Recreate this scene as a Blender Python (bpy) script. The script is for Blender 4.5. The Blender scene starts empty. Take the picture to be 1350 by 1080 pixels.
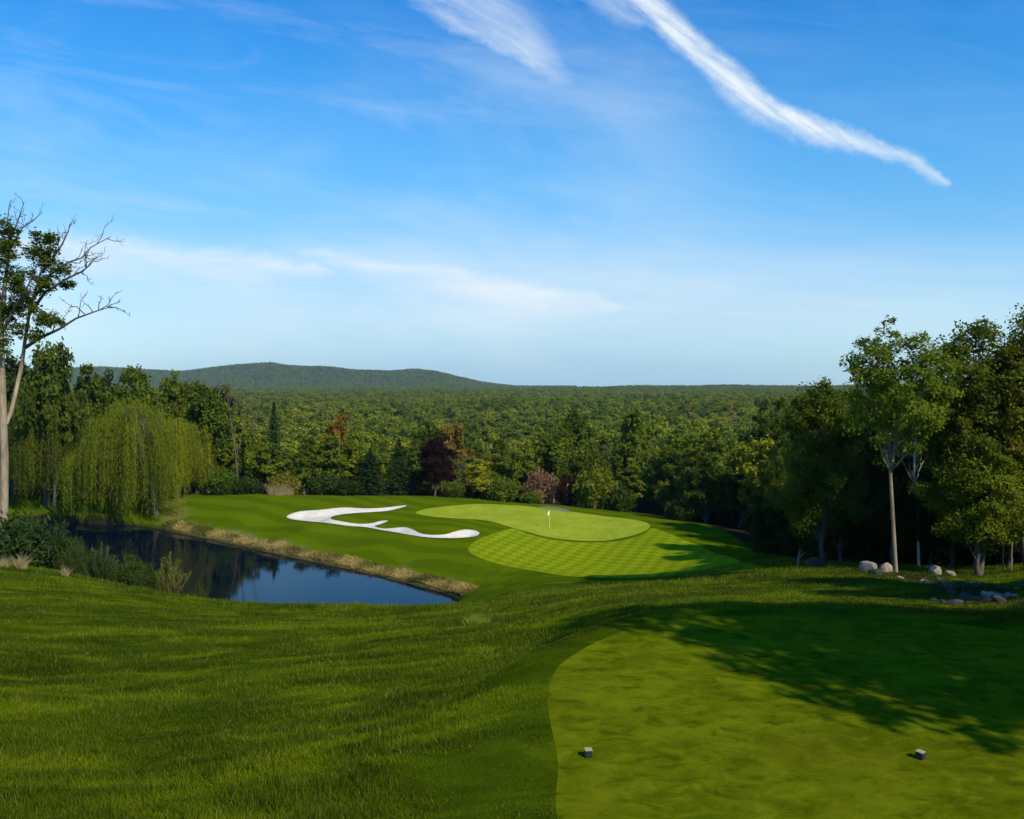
import bpy, bmesh, math
import numpy as np
from mathutils import Vector, geometry as mgeo

S = bpy.context.scene
COL = S.collection
F0, CX, HY, CAMZ = 1060.0, 675.0, 505.0, 20.0     # focal length, principal column and horizon row of a 1350 x 1080 picture; eye height
R = math.radians
SUN_AZ, SUN_EL = 137.0, 39.0                        # clockwise from +Y, degrees

# ------------------------------------------------------------------ terrain
def W(px, py, d):
    return ((px - CX) / F0 * d, d, CAMZ - (py - HY) / F0 * d)

def atz(px, py, z):
    return W(px, py, (CAMZ - z) * F0 / (py - HY))

CTRL = [W(*t) for t in [
    (1075,800,25),(1075,785,33),(1075,765,44),(1075,748,56),
    (1180,800,26),(1180,785,33),(1180,770,41),(1180,755,49),(1180,748,54),
    (1300,812,24),(1300,795,32),(1300,775,42),(1300,760,50),(1300,752,56),
    (1000,800,26),(1000,785,35),(1000,770,45),(1000,755,56),(1000,745,63),(1000,728,72),
    (900,795,28),(900,785,35),(900,775,45),(900,765,58),(900,755,68),(900,740,76),(900,720,84),(900,705,91),(900,693,98),
    (800,800,28),(800,790,37),(800,780,47),(800,772,60),(800,765,70),(800,750,78),(800,730,86),(800,712,94),(800,695,100),(800,680,108),
    (700,850,25),(700,820,33),(700,800,42),(700,790,50),(700,780,60),(700,770,70),(700,755,77),(700,735,85),(700,715,92),(700,700,98),(700,685,104),(700,668,113),
    (600,1080,11),(600,1000,12.95),(600,940,15.8),(600,890,20),(600,850,25.5),(600,820,34),(600,805,45),(600,797,55),
    (450,1080,11),(450,1000,13.3),(450,950,16.2),(450,900,20.2),(450,870,24.3),(450,840,31),(450,820,38),(450,805,46),(450,798,54),
    (250,1080,11),(250,1000,14.2),(250,950,17.5),(250,900,21.5),(250,860,26.5),(250,825,35),(250,803,44),(250,788,53),
    (100,1080,11),(100,1000,14.4),(100,900,22),(100,850,28),(100,800,37.5),(100,775,45),(100,759,53),
    (0,1080,11),(0,1000,14.5),(0,900,22),(0,850,28),(0,800,37),(0,770,44),(0,748,52),
]] + [atz(*t) for t in [
    (637,774,1.0),(600,762,.8),(533,746,.75),(500,739,.75),(437,728,.75),(400,719,.75),(348,709,.75),(300,701,.75),(248,694,.8),
    (589,783,.1),(533,768,.1),(467,752,.1),(385,735,.1),(304,717,.1),(240,704,.1),(179,693,.1),
    (600,740,1.5),(600,720,1.7),(600,706,1.9),(590,694,2.55),(600,684,2.4),(600,668,2.8),(600,660,3.0),
    (500,720,1.6),(500,702,1.8),(490,692,2.0),(500,682,2.6),(500,675,2.7),(500,668,2.8),(500,657,3.2),
    (400,700,1.9),(400,685,2.2),(400,672,2.7),(400,656,3.3),
    (300,685,1.8),(300,665,2.7),(300,653,3.2),(230,691,.85),(230,670,2.0),(230,655,2.6),
    (150,685,.9),(150,660,1.8),(60,675,.9),(60,660,1.8),
]]
def PX(px, d, z): return ((px - CX) / F0 * d, d, z)
CTRL += [PX(*t) for t in [
    (1300,75,4),(1180,70,4),(1075,75,3),(1000,90,1.8),(900,112,1),(800,122,1),(700,127,1),(600,130,1.5),(500,131,1.5),(400,131,1.5),(300,135,1.5),(150,140,1.5),(60,140,1.5),
    (600,66,1.3),(450,64,1.2),(350,63,1.2),(250,66,1.0),(150,72,1.2),(100,62,5.2),(0,60,6.6),(0,75,3.5),(60,85,.9),
    (-100,40,10),(-100,60,8.2),(-100,100,3),(-100,125,2),(-300,20,14),(-300,60,9.5),(-300,100,4),(-200,11,14.6),
    (1500,20,14.3),(1500,35,12),(1500,50,9.5),(1500,80,5),(1500,120,0),(1800,20,15),(1800,50,10.5),(1000,120,-1),(1200,110,-1)]]
CTRL += [(0,0,18.2),(-40,-20,18),(40,-20,19),(20,0,17.5),(-20,0,17),(-12,5,15.9),(12,5,16.2),(0,5,16.4),(0,8,15.0),(-6,8,14.9),(8,8,15.0),
         (2,12,14.0),(6,12,14.0),(6,18,14.0),(11,18,14.0),(4,20.5,14.0),(12,13,14.05),(16,16,14.2)]
CTRL = np.array(CTRL)

def _phi(r2): return 0.5 * r2 * np.log(r2 + 1e-9)
SC = 40.0
_c = CTRL[:, :2] / SC
_n = len(_c)
_K = _phi(((_c[:, None] - _c[None]) ** 2).sum(-1)) + np.eye(_n) * 2e-3
_P = np.hstack([np.ones((_n, 1)), _c])
_A = np.block([[_K, _P], [_P.T, np.zeros((3, 3))]])
_w = np.linalg.solve(_A, np.concatenate([CTRL[:, 2], np.zeros(3)]))

def tps(x, y):
    out = np.empty(len(x))
    for i in range(0, len(x), 20000):
        q = np.stack([x[i:i+20000], y[i:i+20000]], 1) / SC
        r2 = ((q[:, None] - _c[None]) ** 2).sum(-1)
        out[i:i+20000] = _phi(r2) @ _w[:_n] + _w[_n] + q @ _w[_n+1:]
    return out

def sstep(a, b, x):
    t = np.clip((x - a) / (b - a), 0, 1)
    return t * t * (3 - 2 * t)

def sdist(poly, x, y):                       # signed distance, negative inside
    P = np.asarray(poly); x = np.asarray(x, float); y = np.asarray(y, float)
    d2 = np.full(x.shape, 1e18); ins = np.zeros(x.shape, bool)
    for a, b in zip(P, np.roll(P, -1, 0)):
        e = b - a; L = (e ** 2).sum() + 1e-12
        t = np.clip(((x - a[0]) * e[0] + (y - a[1]) * e[1]) / L, 0, 1)
        d2 = np.minimum(d2, (x - a[0] - t * e[0]) ** 2 + (y - a[1] - t * e[1]) ** 2)
        c = (a[1] > y) != (b[1] > y)
        with np.errstate(divide='ignore', invalid='ignore'):
            xi = a[0] + (y - a[1]) * e[0] / (e[1] if e[1] != 0 else 1e-12)
        ins ^= c & (x < xi)
    return np.where(ins, -1, 1) * np.sqrt(d2)

def _hash(i, j, s):
    h = np.sin(i * 127.1 + j * 311.7 + s * 74.7) * 43758.5453
    return h - np.floor(h)
def vnoise(x, y, s=0):
    i, j = np.floor(x), np.floor(y); fx, fy = x - i, y - j
    fx = fx * fx * (3 - 2 * fx); fy = fy * fy * (3 - 2 * fy)
    a, b, c, d = _hash(i, j, s), _hash(i+1, j, s), _hash(i, j+1, s), _hash(i+1, j+1, s)
    return (a + (b - a) * fx) * (1 - fy) + (c + (d - c) * fx) * fy - .5

def smooth_poly(p, n=8):                     # Catmull-Rom through a closed outline
    p = np.asarray(p, float); out = []
    for k in range(len(p)):
        a, b, c, d = p[k-1], p[k], p[(k+1) % len(p)], p[(k+2) % len(p)]
        for t in np.linspace(0, 1, n, endpoint=False):
            out.append(.5 * (2*b + (c-a)*t + (2*a-5*b+4*c-d)*t*t + (3*b-a-3*c+d)*t**3))
    return np.array(out)

POND = smooth_poly([atz(px, py, 0)[:2] for px, py in [
    (45,686),(120,690),(179,693),(240,704),(304,717),(385,735),(467,752),(533,768),(589,783),(608,794),(590,803),
    (540,806),(450,808),(350,807),(260,802),(150,780),(60,742),(15,712),(5,695)]], 6)
TEE = smooth_poly([(.63,11.0),(.72,12.8),(.66,15.0),(.86,16.6),(1.28,17.6),(2.1,18.8),(3.3,19.9),(4.9,20.6),(6.5,20.75),(8.4,20.7),(10.2,20.3),
    (12.0,19.4),(13.6,17.6),(14.2,15.5),(14.0,13),(13,11),(11,9.7),(7,9.2),(3,9.3),(1.1,9.8)], 8)

SKY_D = 4000.0
HILL = np.array([(-700,486),(-200,487),(0,488),(150,489),(235,489),(300,485),(360,482),(420,484),(470,487),(510,488.5),(540,487.5),(570,491),(610,500),(650,507),(690,512),(740,516),(3000,516)], float)
def zfar(x, y):
    px = CX + F0 * x / np.maximum(y, 50)
    z = -15 + 5 * vnoise(x / 170, y / 170, 3) + 4 * vnoise(x / 60, y / 60, 4)
    top = CAMZ + (HY - np.interp(px, HILL[:, 0], HILL[:, 1])) / F0 * SKY_D - 12
    prof = np.exp(-((y - SKY_D) / 620) ** 2)
    roll = vnoise(x / 330, y / 330, 9) * 26 + vnoise(x / 120, y / 120, 8) * 10
    z = z + (top + 15 + roll * np.clip((top + 15) / 60, 0, 1)) * prof * (top > -14)
    ridge = sstep(640, 860, px) * np.exp(-((y - 2300) / 420) ** 2) * (8 + 8 * vnoise(px / 60, y / 900, 2))
    ridge += (1 - sstep(640, 860, px)) * np.exp(-((y - 2000) / 350) ** 2) * (1 + 6 * vnoise(px / 50, y / 900, 2))
    return z + ridge

def zt(x, y):
    x = np.atleast_1d(np.asarray(x, float)); y = np.atleast_1d(np.asarray(y, float))
    zn = tps(np.clip(x, -130, 130), np.clip(y, -25, 150))
    near = sstep(60, 30, y)
    zn = zn + near * (vnoise((x + y * .3) / 8.0 + 5, (y - x * .3) / 7.5, 1) * .34 + vnoise(x / 1.6, y / 1.3, 2) * .09) * sstep(0.2, 3.0, sdist(TEE, x, y))
    mid = (y > 60) & (y < 135)
    zn = zn + mid * vnoise(x / 6, y / 6, 7) * .18
    b = sstep(122, 245, y)
    far = zfar(x, y)
    z = zn * (1 - b) + far * b
    # flat teeing ground
    sd = sdist(TEE, x, y)
    z = z + (14.0 - z) * sstep(2.6, .1, sd)
    # pond basin and its bank
    m = (y > 50) & (y < 140) & (np.abs(x + 35) < 60)
    if m.any():
        sp = sdist(POND, x[m], y[m]) + vnoise(x[m] / 1.3, y[m] / 1.3, 5) * .6
        zz = z[m]
        z[m] = -1.3 + (np.maximum(zz, .10) + 1.3) * sstep(-1.6, .35, sp)
    return z

def hit(px, py):                             # first point of the terrain on the line of sight
    d = np.concatenate([np.arange(8, 60, .1), np.arange(60, 150, .15)])
    x = (px - CX) / F0 * d
    zr = CAMZ - (py - HY) / F0 * d
    k = np.argmax(zt(x, d) > zr)
    return x[k], d[k]

def smooth_hit(pts, n=6): return smooth_poly([hit(*p) for p in pts], n)
GREEN = smooth_hit([(548,676),(570,670),(607,666.5),(644,665),(690,667.5),(730,672),(785,679.5),(830,685),(853,690),(856,697),(840,705),(815,711),(785,714),(730,710),(692,701),(668,694),(637,686.5),(600,684),(565,681)])
FAIR = smooth_hit([(617,724),(637,709),(675,697.5),(696,704),(730,712.5),(785,716),(818,713),(846,706),(862,697),(896,710),(933,725),(970,738),(1007,749),(970,755),(896,760),(822,763),(748,760),(692,751),(637,738)])
SAND = smooth_hit([(378,682),(394.5,675),(423,672.6),(453.7,669.8),(482,670.7),(506,669.8),(536.7,666.7),(515,673.4),(491.6,675.5),(463,677.4),(442,680.2),(436,684),
    (444,686.9),(468,691),(489,691),(501,688),(511.5,687),(503.5,691),(494,694.5),(506,697.3),(520,696.8),(534,695.9),(544,698.7),(555.6,704),(570,705.8),(586,705.3),
    (600.6,701),(615,698.7),(628,700.6),(632,704),(624,708),(600,710),(567.5,709.4),(539,705.4),(506,699.9),(482,695.5),(453.7,693.5),(420.6,689),(394.5,686.4)], 5)

# ------------------------------------------------------------------ materials
def mat(name):
    m = bpy.data.materials.new(name); m.use_nodes = True
    nt = m.node_tree; nt.nodes.clear()
    out = nt.nodes.new('ShaderNodeOutputMaterial')
    return m, nt, out
class NT:
    def __init__(s, nt): s.t = nt
    def n(s, typ, ins=None, **kw):
        x = s.t.nodes.new(typ)
        for k, v in kw.items(): setattr(x, k, v)
        for k, v in (ins or {}).items():
            if isinstance(v, bpy.types.NodeSocket): s.t.links.new(v, x.inputs[k])
            else: x.inputs[k].default_value = v
        return x
    def m(s, op, a, b=0.0, c=0.0, clamp=False):
        return s.n('ShaderNodeMath', {0: a, 1: b, 2: c}, operation=op, use_clamp=clamp).outputs[0]
    def mix(s, f, a, b, typ='MIX'):
        x = s.n('ShaderNodeMix', data_type='RGBA', blend_type=typ)
        for i, v in ((0, f), (6, a), (7, b)):
            if isinstance(v, bpy.types.NodeSocket): s.t.links.new(v, x.inputs[i])
            else: x.inputs[i].default_value = v if i == 0 else (*v, 1) if len(v) == 3 else v
        return x.outputs[2]
    def noise(s, vec, scale, detail=3, rough=.55, dist=0):
        return s.n('ShaderNodeTexNoise', {'Vector': vec, 'Scale': scale, 'Detail': detail, 'Roughness': rough, 'Distortion': dist}).outputs['Fac']
    def rng(s, v, a, b, c=0.0, d=1.0, smooth=False):
        return s.n('ShaderNodeMapRange', {0: v, 1: a, 2: b, 3: c, 4: d}, interpolation_type='SMOOTHSTEP' if smooth else 'LINEAR').outputs[0]
    def vmul(s, v, k): return s.n('ShaderNodeVectorMath', {0: v, 1: k}, operation='MULTIPLY').outputs[0]

def principled(N, out, col, rough=.8, spec=.2, normal=None, trans=None, tcol=None):
    p = N.n('ShaderNodeBsdfPrincipled', {'Roughness': rough, 'Specular IOR Level': spec})
    if isinstance(col, bpy.types.NodeSocket): N.t.links.new(col, p.inputs['Base Color'])
    else: p.inputs['Base Color'].default_value = (*col, 1)
    if normal is not None: N.t.links.new(normal, p.inputs['Normal'])
    sh = p.outputs[0]
    if trans:
        t = N.n('ShaderNodeBsdfTranslucent')
        N.t.links.new(tcol if tcol is not None else col, t.inputs['Color'])
        sh = N.n('ShaderNodeMixShader', {0: trans, 1: sh, 2: t.outputs[0]}).outputs[0]
    N.t.links.new(sh, out.inputs['Surface'])
    return p

def rough_colour(N):                         # long mown and unmown grass, by place in the world
    pos = N.n('ShaderNodeNewGeometry').outputs['Position']
    big = N.noise(pos, .16, 3, .6, .6)
    midn = N.noise(N.vmul(pos, (.6, 1.3, 1)), .9, 4, .6)
    fine = N.noise(pos, 9, 4, .7)
    c = N.mix(N.rng(big, .36, .64), (.025, .047, .0009), (.070, .110, .0016))
    c = N.mix(N.rng(midn, .42, .72, 0, .7), c, (.080, .120, .003))
    c = N.mix(N.rng(midn, .42, .25, 0, .6), c, (.013, .028, .001))
    rot = N.n('ShaderNodeVectorRotate', {'Vector': pos, 'Angle': -.30}, rotation_type='Z_AXIS').outputs[0]
    stre = N.noise(N.vmul(rot, (.14, .34, .2)), 1.0, 4, .6, 1.6)
    c = N.mix(N.rng(stre, .51, .61, 0, .8), c, (.128, .172, .0022))
    c = N.mix(N.rng(stre, .48, .36, 0, .65), c, (.014, .026, .0006))
    c = N.mix(N.rng(fine, .3, .75, 0, .45), c, (.072, .100, .003))
    return pos, c, fine

def m_ground():
    m, nt, out = mat('grassland'); N = NT(nt)
    pos, c, fine = rough_colour(N)
    # broad mower passes on the far side of the pond, in the turf itself
    sx = N.n('ShaderNodeSeparateXYZ', {0: pos})
    ph = N.m('ADD', N.m('MULTIPLY', sx.outputs[0], .62), N.m('MULTIPLY', sx.outputs[1], 1.0))
    ph = N.m('ADD', ph, N.m('MULTIPLY', N.noise(pos, .06, 2), 14.0))
    band = N.rng(N.m('SINE', N.m('MULTIPLY', ph, 1.3)), -.5, .5, 0, 1, True)
    far = N.rng(sx.outputs[1], 68, 84)
    mown = N.mix(band, (.070, .108, .0010), (.100, .142, .0014))
    mown = N.mix(N.rng(N.noise(pos, 1.4, 4, .65), .35, .7, 0, .5), mown, (.075, .108, .0014))
    c = N.mix(far, c, mown)
    dry = N.n('ShaderNodeAttribute', attribute_name='dry').outputs['Fac']
    tan = N.mix(N.rng(N.noise(pos, 2.2, 5, .7), .35, .65), (.30, .22, .085), (.10, .115, .02))
    c = N.mix(dry, c, tan)
    soil = N.n('ShaderNodeAttribute', attribute_name='soil').outputs['Fac']
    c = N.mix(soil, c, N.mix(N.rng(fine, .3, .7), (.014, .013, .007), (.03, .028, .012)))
    bmp = N.n('ShaderNodeBump', {'Strength': .8, 'Distance': .06, 'Height': N.m('ADD', fine, N.noise(pos, 32, 3, .7))})
    principled(N, out, c, .9, .0, bmp.outputs[0])
    return m
def tee_colour(N, pos):
    big = N.noise(pos, .55, 3, .6, .4)
    mid = N.noise(N.vmul(pos, (.8, 1.2, 1)), 2.3, 5, .66, .6)
    c = N.mix(N.rng(big, .36, .64), (.070, .094, .0018), (.134, .164, .0038))
    c = N.mix(N.rng(mid, .50, .66, 0, .75), c, (.185, .202, .006))
    c = N.mix(N.rng(mid, .47, .34, 0, .85), c, (.040, .056, .0010))
    c = N.mix(N.rng(N.noise(pos, .3, 2), .52, .68, 0, .4), c, (.125, .110, .004))
    f = N.noise(pos, 42, 4, .75)
    return N.mix(N.rng(f, .32, .68, 0, .55), c, (.050, .068, .0014)), f
def m_turf(kind):
    m, nt, out = mat(kind); N = NT(nt)
    pos = N.n('ShaderNodeNewGeometry').outputs['Position']
    if kind == 'tee_turf':
        c, f = tee_colour(N, pos)
    elif kind == 'green_turf':
        c = N.mix(N.rng(N.noise(pos, .35, 3), .35, .65), (.245, .292, .016), (.325, .365, .030))
        c = N.mix(N.rng(N.noise(pos, 1.6, 4, .65), .35, .65, 0, .6), c, (.195, .245, .012))
        f = N.noise(pos, 14, 3, .7)
    else:                                    # fairway cut in crossing diagonal passes
        s = N.n('ShaderNodeSeparateXYZ', {0: pos})
        wob = N.m('MULTIPLY', N.noise(pos, .35, 2), .55)
        def sq(a, b, k):
            ph = N.m('ADD', N.m('ADD', N.m('MULTIPLY', s.outputs[0], a), N.m('MULTIPLY', s.outputs[1], b)), wob)
            return N.rng(N.m('SINE', N.m('MULTIPLY', ph, k)), -.35, .35, -1, 1, True)
        chk = N.m('MULTIPLY', sq(.97, .24, 3.9), sq(.12, .99, 2.3))
        wear = N.rng(N.noise(pos, 1.1, 3, .6), .3, .7, .65, 1)
        chk = N.rng(N.m('MULTIPLY', chk, wear), -1, 1)
        c = N.mix(chk, (.150, .196, .003), (.250, .292, .007))
        c = N.mix(N.rng(N.noise(pos, .25, 3), .35, .7, 0, .45), c, (.125, .19, .005))
        f = N.noise(pos, 10, 3, .7)
    bmp = N.n('ShaderNodeBump', {'Strength': .5, 'Distance': .02, 'Height': f})
    principled(N, out, c, .9, .0, bmp.outputs[0])
    return m
def m_simple(name, a, b, scale, rough=.8, spec=.2, bump=.5, dist=.03, stretch=(1, 1, 1), detail=4):
    m, nt, out = mat(name); N = NT(nt)
    pos = N.vmul(N.n('ShaderNodeTexCoord').outputs['Object'], stretch)
    f = N.noise(pos, scale, detail, .65)
    g = N.noise(pos, scale * 4.3, 3, .7)
    c = N.mix(N.rng(f, .32, .68), a, b)
    c = N.mix(N.rng(g, .35, .7, 0, .35), c, tuple(.5 * v for v in a))
    bmp = N.n('ShaderNodeBump', {'Strength': bump, 'Distance': dist, 'Height': N.m('ADD', f, g)})
    principled(N, out, c, rough, spec, bmp.outputs[0])
    return m
def m_leaf(name, trans=.34, fixed=None):
    m, nt, out = mat(name); N = NT(nt)
    info = N.n('ShaderNodeObjectInfo')
    tone = N.n('ShaderNodeAttribute', attribute_name='tone').outputs['Fac']
    if fixed:
        st = N.noise(N.vmul(info.outputs['Location'], (.011, .007, 0)), 1.0, 3, .6)
        rp = N.n('ShaderNodeValToRGB', {0: N.m('ADD', N.m('MULTIPLY', info.outputs['Random'], .62), N.rng(st, .3, .7, -.05, .40), clamp=True)})
        e = rp.color_ramp.elements
        for k, (p, c) in enumerate(fixed):
            el = e[k] if k < 2 else e.new(p)
            el.position = p; el.color = (*c, 1)
        base = rp.outputs[0]
    else: base = info.outputs['Color']
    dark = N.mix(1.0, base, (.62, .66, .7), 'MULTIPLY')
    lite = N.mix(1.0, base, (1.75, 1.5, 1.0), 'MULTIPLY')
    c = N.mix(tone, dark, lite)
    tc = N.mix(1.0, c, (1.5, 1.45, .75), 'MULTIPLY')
    principled(N, out, c, .6, .07, None, trans, tc)
    return m
def m_blade(name, tint):
    m, nt, out = mat(name); N = NT(nt)
    tone = N.n('ShaderNodeAttribute', attribute_name='tone').outputs['Fac']
    if tint == 'tee':
        c, _ = tee_colour(N, N.n('ShaderNodeNewGeometry').outputs['Position'])
        c = N.mix(tone, N.mix(1.0, c, (.7, .75, .8), 'MULTIPLY'), N.mix(1.0, c, (1.65, 1.5, 1.5), 'MULTIPLY'))
    elif tint == 'green':
        _, c, _ = rough_colour(N)
        c = N.mix(N.rng(tone, .0, .8), N.mix(1.0, c, (.62, .68, .8), 'MULTIPLY'), N.mix(1.0, c, (1.9, 1.65, 1.5), 'MULTIPLY'))
        c = N.mix(N.rng(tone, .94, 1, 0, .8), c, (.30, .27, .09))
    else: c = N.mix(tone, tint[0], tint[1])
    principled(N, out, c, .6, .06, None, .3, c)
    return m

M = dict(
    ground=m_ground(), tee=m_turf('tee_turf'), green=m_turf('green_turf'), fair=m_turf('fairway_turf'),
    sand=m_simple('bunker_sand', (.74, .66, .52), (.60, .53, .41), .9, .9, .1, .35, .03),
    path=m_simple('path_asphalt', (.17, .15, .12), (.22, .20, .16), 3),
    rock=m_simple('pale_rock', (.21, .17, .12), (.42, .345, .25), 1.6, .85, .2, .9, .06),
    rockd=m_simple('dark_rock', (.045, .036, .028), (.10, .082, .062), 1.9, .85, .2, .9, .06),
    bark=m_simple('grey_bark', (.085, .068, .05), (.17, .14, .11), 5, .9, .1, 1, .04, (1, 1, .25)),
    palebark=m_simple('pale_bark', (.19, .14, .085), (.44, .34, .22), 2.2, .9, .1, 1, .05, (1, 1, .22)),
    birch=m_simple('birch_bark', (.50, .48, .44), (.68, .66, .62), 2.4, .8, .2, .4, .02, (1, 1, .8)),
    leaf=m_leaf('broad_leaves'), needle=m_leaf('needles', .1),
    blade=m_blade('grass_blades', 'green'), teeb=m_blade('tee_blades', 'tee'),
    dryb=m_blade('dry_grass', ((.34, .25, .10), (.56, .44, .22))),
    bankb=m_blade('bank_grass', ((.06, .080, .006), (.54, .375, .115))),
    weed=m_blade('yellow_weed', ((.12, .17, .01), (.32, .34, .04))),
    wood=m_simple('marker_wood', (.34, .26, .12), (.48, .38, .19), 14, .6, .3, .3, .004, (1, 6, 1)),
    ink=m_simple('marker_paint', (.018, .022, .03), (.03, .036, .046), 20, .5, .4, .2, .003),
    red=m_simple('marker_red', (.34, .05, .02), (.42, .07, .03), 20, .5, .4, .2, .003),
    pole=m_simple('flagstick_paint', (.72, .76, .30), (.78, .80, .38), 6, .4, .4, .05, .002),
    flag=m_simple('flag_cloth', (.80, .80, .52), (.84, .84, .60), 5, .8, .1, .3, .01),
    cup=m_simple('cup_liner', (.05, .05, .05), (.08, .08, .08), 20),
)
m, nt, out = mat('pond_water'); N = NT(nt)
pos = N.n('ShaderNodeNewGeometry').outputs['Position']
b = N.n('ShaderNodeBump', {'Strength': .16, 'Distance': .02, 'Height': N.noise(N.vmul(pos, (.7, 1.1, 1)), 2.2, 3, .5)})
p = principled(N, out, (.0006, .0035, .010), .03, .24, b.outputs[0]); p.inputs['IOR'].default_value = 1.33
M['water'] = m
GREENS = [(0, (.095, .145, .008)), (.2, (.140, .190, .010)), (.38, (.055, .092, .008)), (.55, (.190, .222, .012)), (.70, (.105, .142, .010)), (.84, (.180, .198, .022)), (.93, (.19, .185, .075)), (.975, (.19, .13, .03))]
M['farleaf'] = m_leaf('wood_leaves', .30, GREENS)

# ------------------------------------------------------------------ mesh helpers
def tag(o, label=None, cat=None, group=None, kind=None):
    for k, v in (('label', label), ('category', cat), ('group', group), ('kind', kind)):
        if v: o[k] = v
    return o
def empty(name, loc, label, cat, group=None):
    o = bpy.data.objects.new(name, None); COL.objects.link(o); o.location = loc
    o.empty_display_size = .5
    return tag(o, label, cat, group)
def link(name, me, parent=None):
    o = bpy.data.objects.new(name, me); COL.objects.link(o)
    if parent: o.parent = parent
    return o

class Geo:
    """quads with a material slot and a tone for each vertex"""
    def __init__(s): s.V, s.Q, s.T, s.MI, s.SM, s.n = [], [], [], [], [], 0
    def add(s, v, q, tone, mi=0, smooth=False):
        v = np.asarray(v, np.float32).reshape(-1, 3); q = np.asarray(q, np.int32).reshape(-1, 4)
        s.V.append(v); s.Q.append(q + s.n); s.T.append(np.broadcast_to(np.asarray(tone, np.float32), (len(v),)))
        s.MI.append(np.full(len(q), mi, np.int32)); s.SM.append(np.full(len(q), smooth, bool)); s.n += len(v)
    def tube(s, pts, rad, sides=6, mi=0):
        pts = np.asarray(pts, float); rad = np.asarray(rad, float); k = len(pts)
        t = np.gradient(pts, axis=0); t /= np.linalg.norm(t, axis=1)[:, None] + 1e-9
        ref = np.array([1., 0, 0]) if abs(t[:, 0]).max() < .9 else np.array([0, 1., 0])
        u = np.cross(t, ref); u /= np.linalg.norm(u, axis=1)[:, None] + 1e-9
        w = np.cross(t, u)
        a = np.linspace(0, 2*np.pi, sides, endpoint=False)
        ring = pts[:, None] + rad[:, None, None] * (np.cos(a)[None, :, None] * u[:, None] + np.sin(a)[None, :, None] * w[:, None])
        i = np.arange(k-1)[:, None] * sides; j = np.arange(sides)[None]; j2 = (j + 1) % sides
        q = np.stack([i+j, i+j2, i+sides+j2, i+sides+j], -1)
        s.add(ring, q, .5, mi, True)
    def leaves(s, c, nrm, L, Wd, tone, rng, mi=0, axis=None):
        c = np.asarray(c); n = len(c)
        nrm = nrm / (np.linalg.norm(nrm, axis=1)[:, None] + 1e-9)
        r = rng.normal(size=(n, 3)) if axis is None else axis
        a = r - (r * nrm).sum(1)[:, None] * nrm; a /= np.linalg.norm(a, axis=1)[:, None] + 1e-9
        b = np.cross(nrm, a)
        L = np.broadcast_to(L, (n,))[:, None]; Wd = np.broadcast_to(Wd, (n,))[:, None]
        v = np.stack([c - a*L/2, c + b*Wd/2 - a*L*.05, c + a*L/2, c - b*Wd/2 - a*L*.05], 1)
        s.add(v, np.arange(4*n).reshape(n, 4), np.repeat(np.broadcast_to(tone, (n,)), 4), mi)
    def build(s, name, mats):
        V = np.concatenate(s.V); Q = np.concatenate(s.Q); T = np.concatenate(s.T)
        me = bpy.data.meshes.new(name)
        me.vertices.add(len(V)); me.vertices.foreach_set('co', V.ravel())
        me.loops.add(Q.size); me.loops.foreach_set('vertex_index', Q.ravel())
        me.polygons.add(len(Q)); me.polygons.foreach_set('loop_start', np.arange(0, Q.size, 4, dtype=np.int32))
        try: me.polygons.foreach_set('loop_total', np.full(len(Q), 4, np.int32))
        except Exception: pass
        me.polygons.foreach_set('material_index', np.concatenate(s.MI))
        me.polygons.foreach_set('use_smooth', np.concatenate(s.SM))
        at = me.attributes.new('tone', 'FLOAT', 'POINT'); at.data.foreach_set('value', T.astype(np.float32))
        for m in mats: me.materials.append(m)
        me.update(calc_edges=True)
        return me

def unit(v): return v / (np.linalg.norm(v, axis=-1, keepdims=True) + 1e-9)
def bend(a, b, rng, k=5, wob=.06, sag=0.0):
    a, b = np.asarray(a, float), np.asarray(b, float)
    t = np.linspace(0, 1, k)[:, None]; L = np.linalg.norm(b - a)
    off = rng.normal(size=(k, 3)) * wob * L; off[0] = 0; off[-1] = 0
    p = a + (b - a) * t + off
    p[:, 2] += sag * L * (t[:, 0] * (1 - t[:, 0])) * 4
    return p

def clump_leaves(g, rng, ctr, rad, n, size, centre, mi=0, flat=.6, asp=.62):
    """leaf-sized faces in small irregular sprays round each given centre"""
    K = len(ctr)
    tone_c = rng.random(K)
    idx = np.repeat(np.arange(K), n)
    off = rng.normal(size=(K*n, 3)) * np.array([1, 1, flat])
    off = off / (np.linalg.norm(off, axis=1)[:, None] + 1e-9) * (rng.random((K*n, 1)) ** .6)
    c = ctr[idx] + off * rad[idx][:, None]
    outw = unit(c - centre)
    nrm = rng.normal(size=(K*n, 3)) * .55 + outw * .6 + np.array([0, 0, .45])
    sz = size * (.6 + .8 * rng.random(K*n))
    tone = np.clip(tone_c[idx] * .7 + rng.random(K*n) * .4, 0, 1)
    g.leaves(c, nrm, sz, sz * asp, tone, rng, mi)

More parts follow.
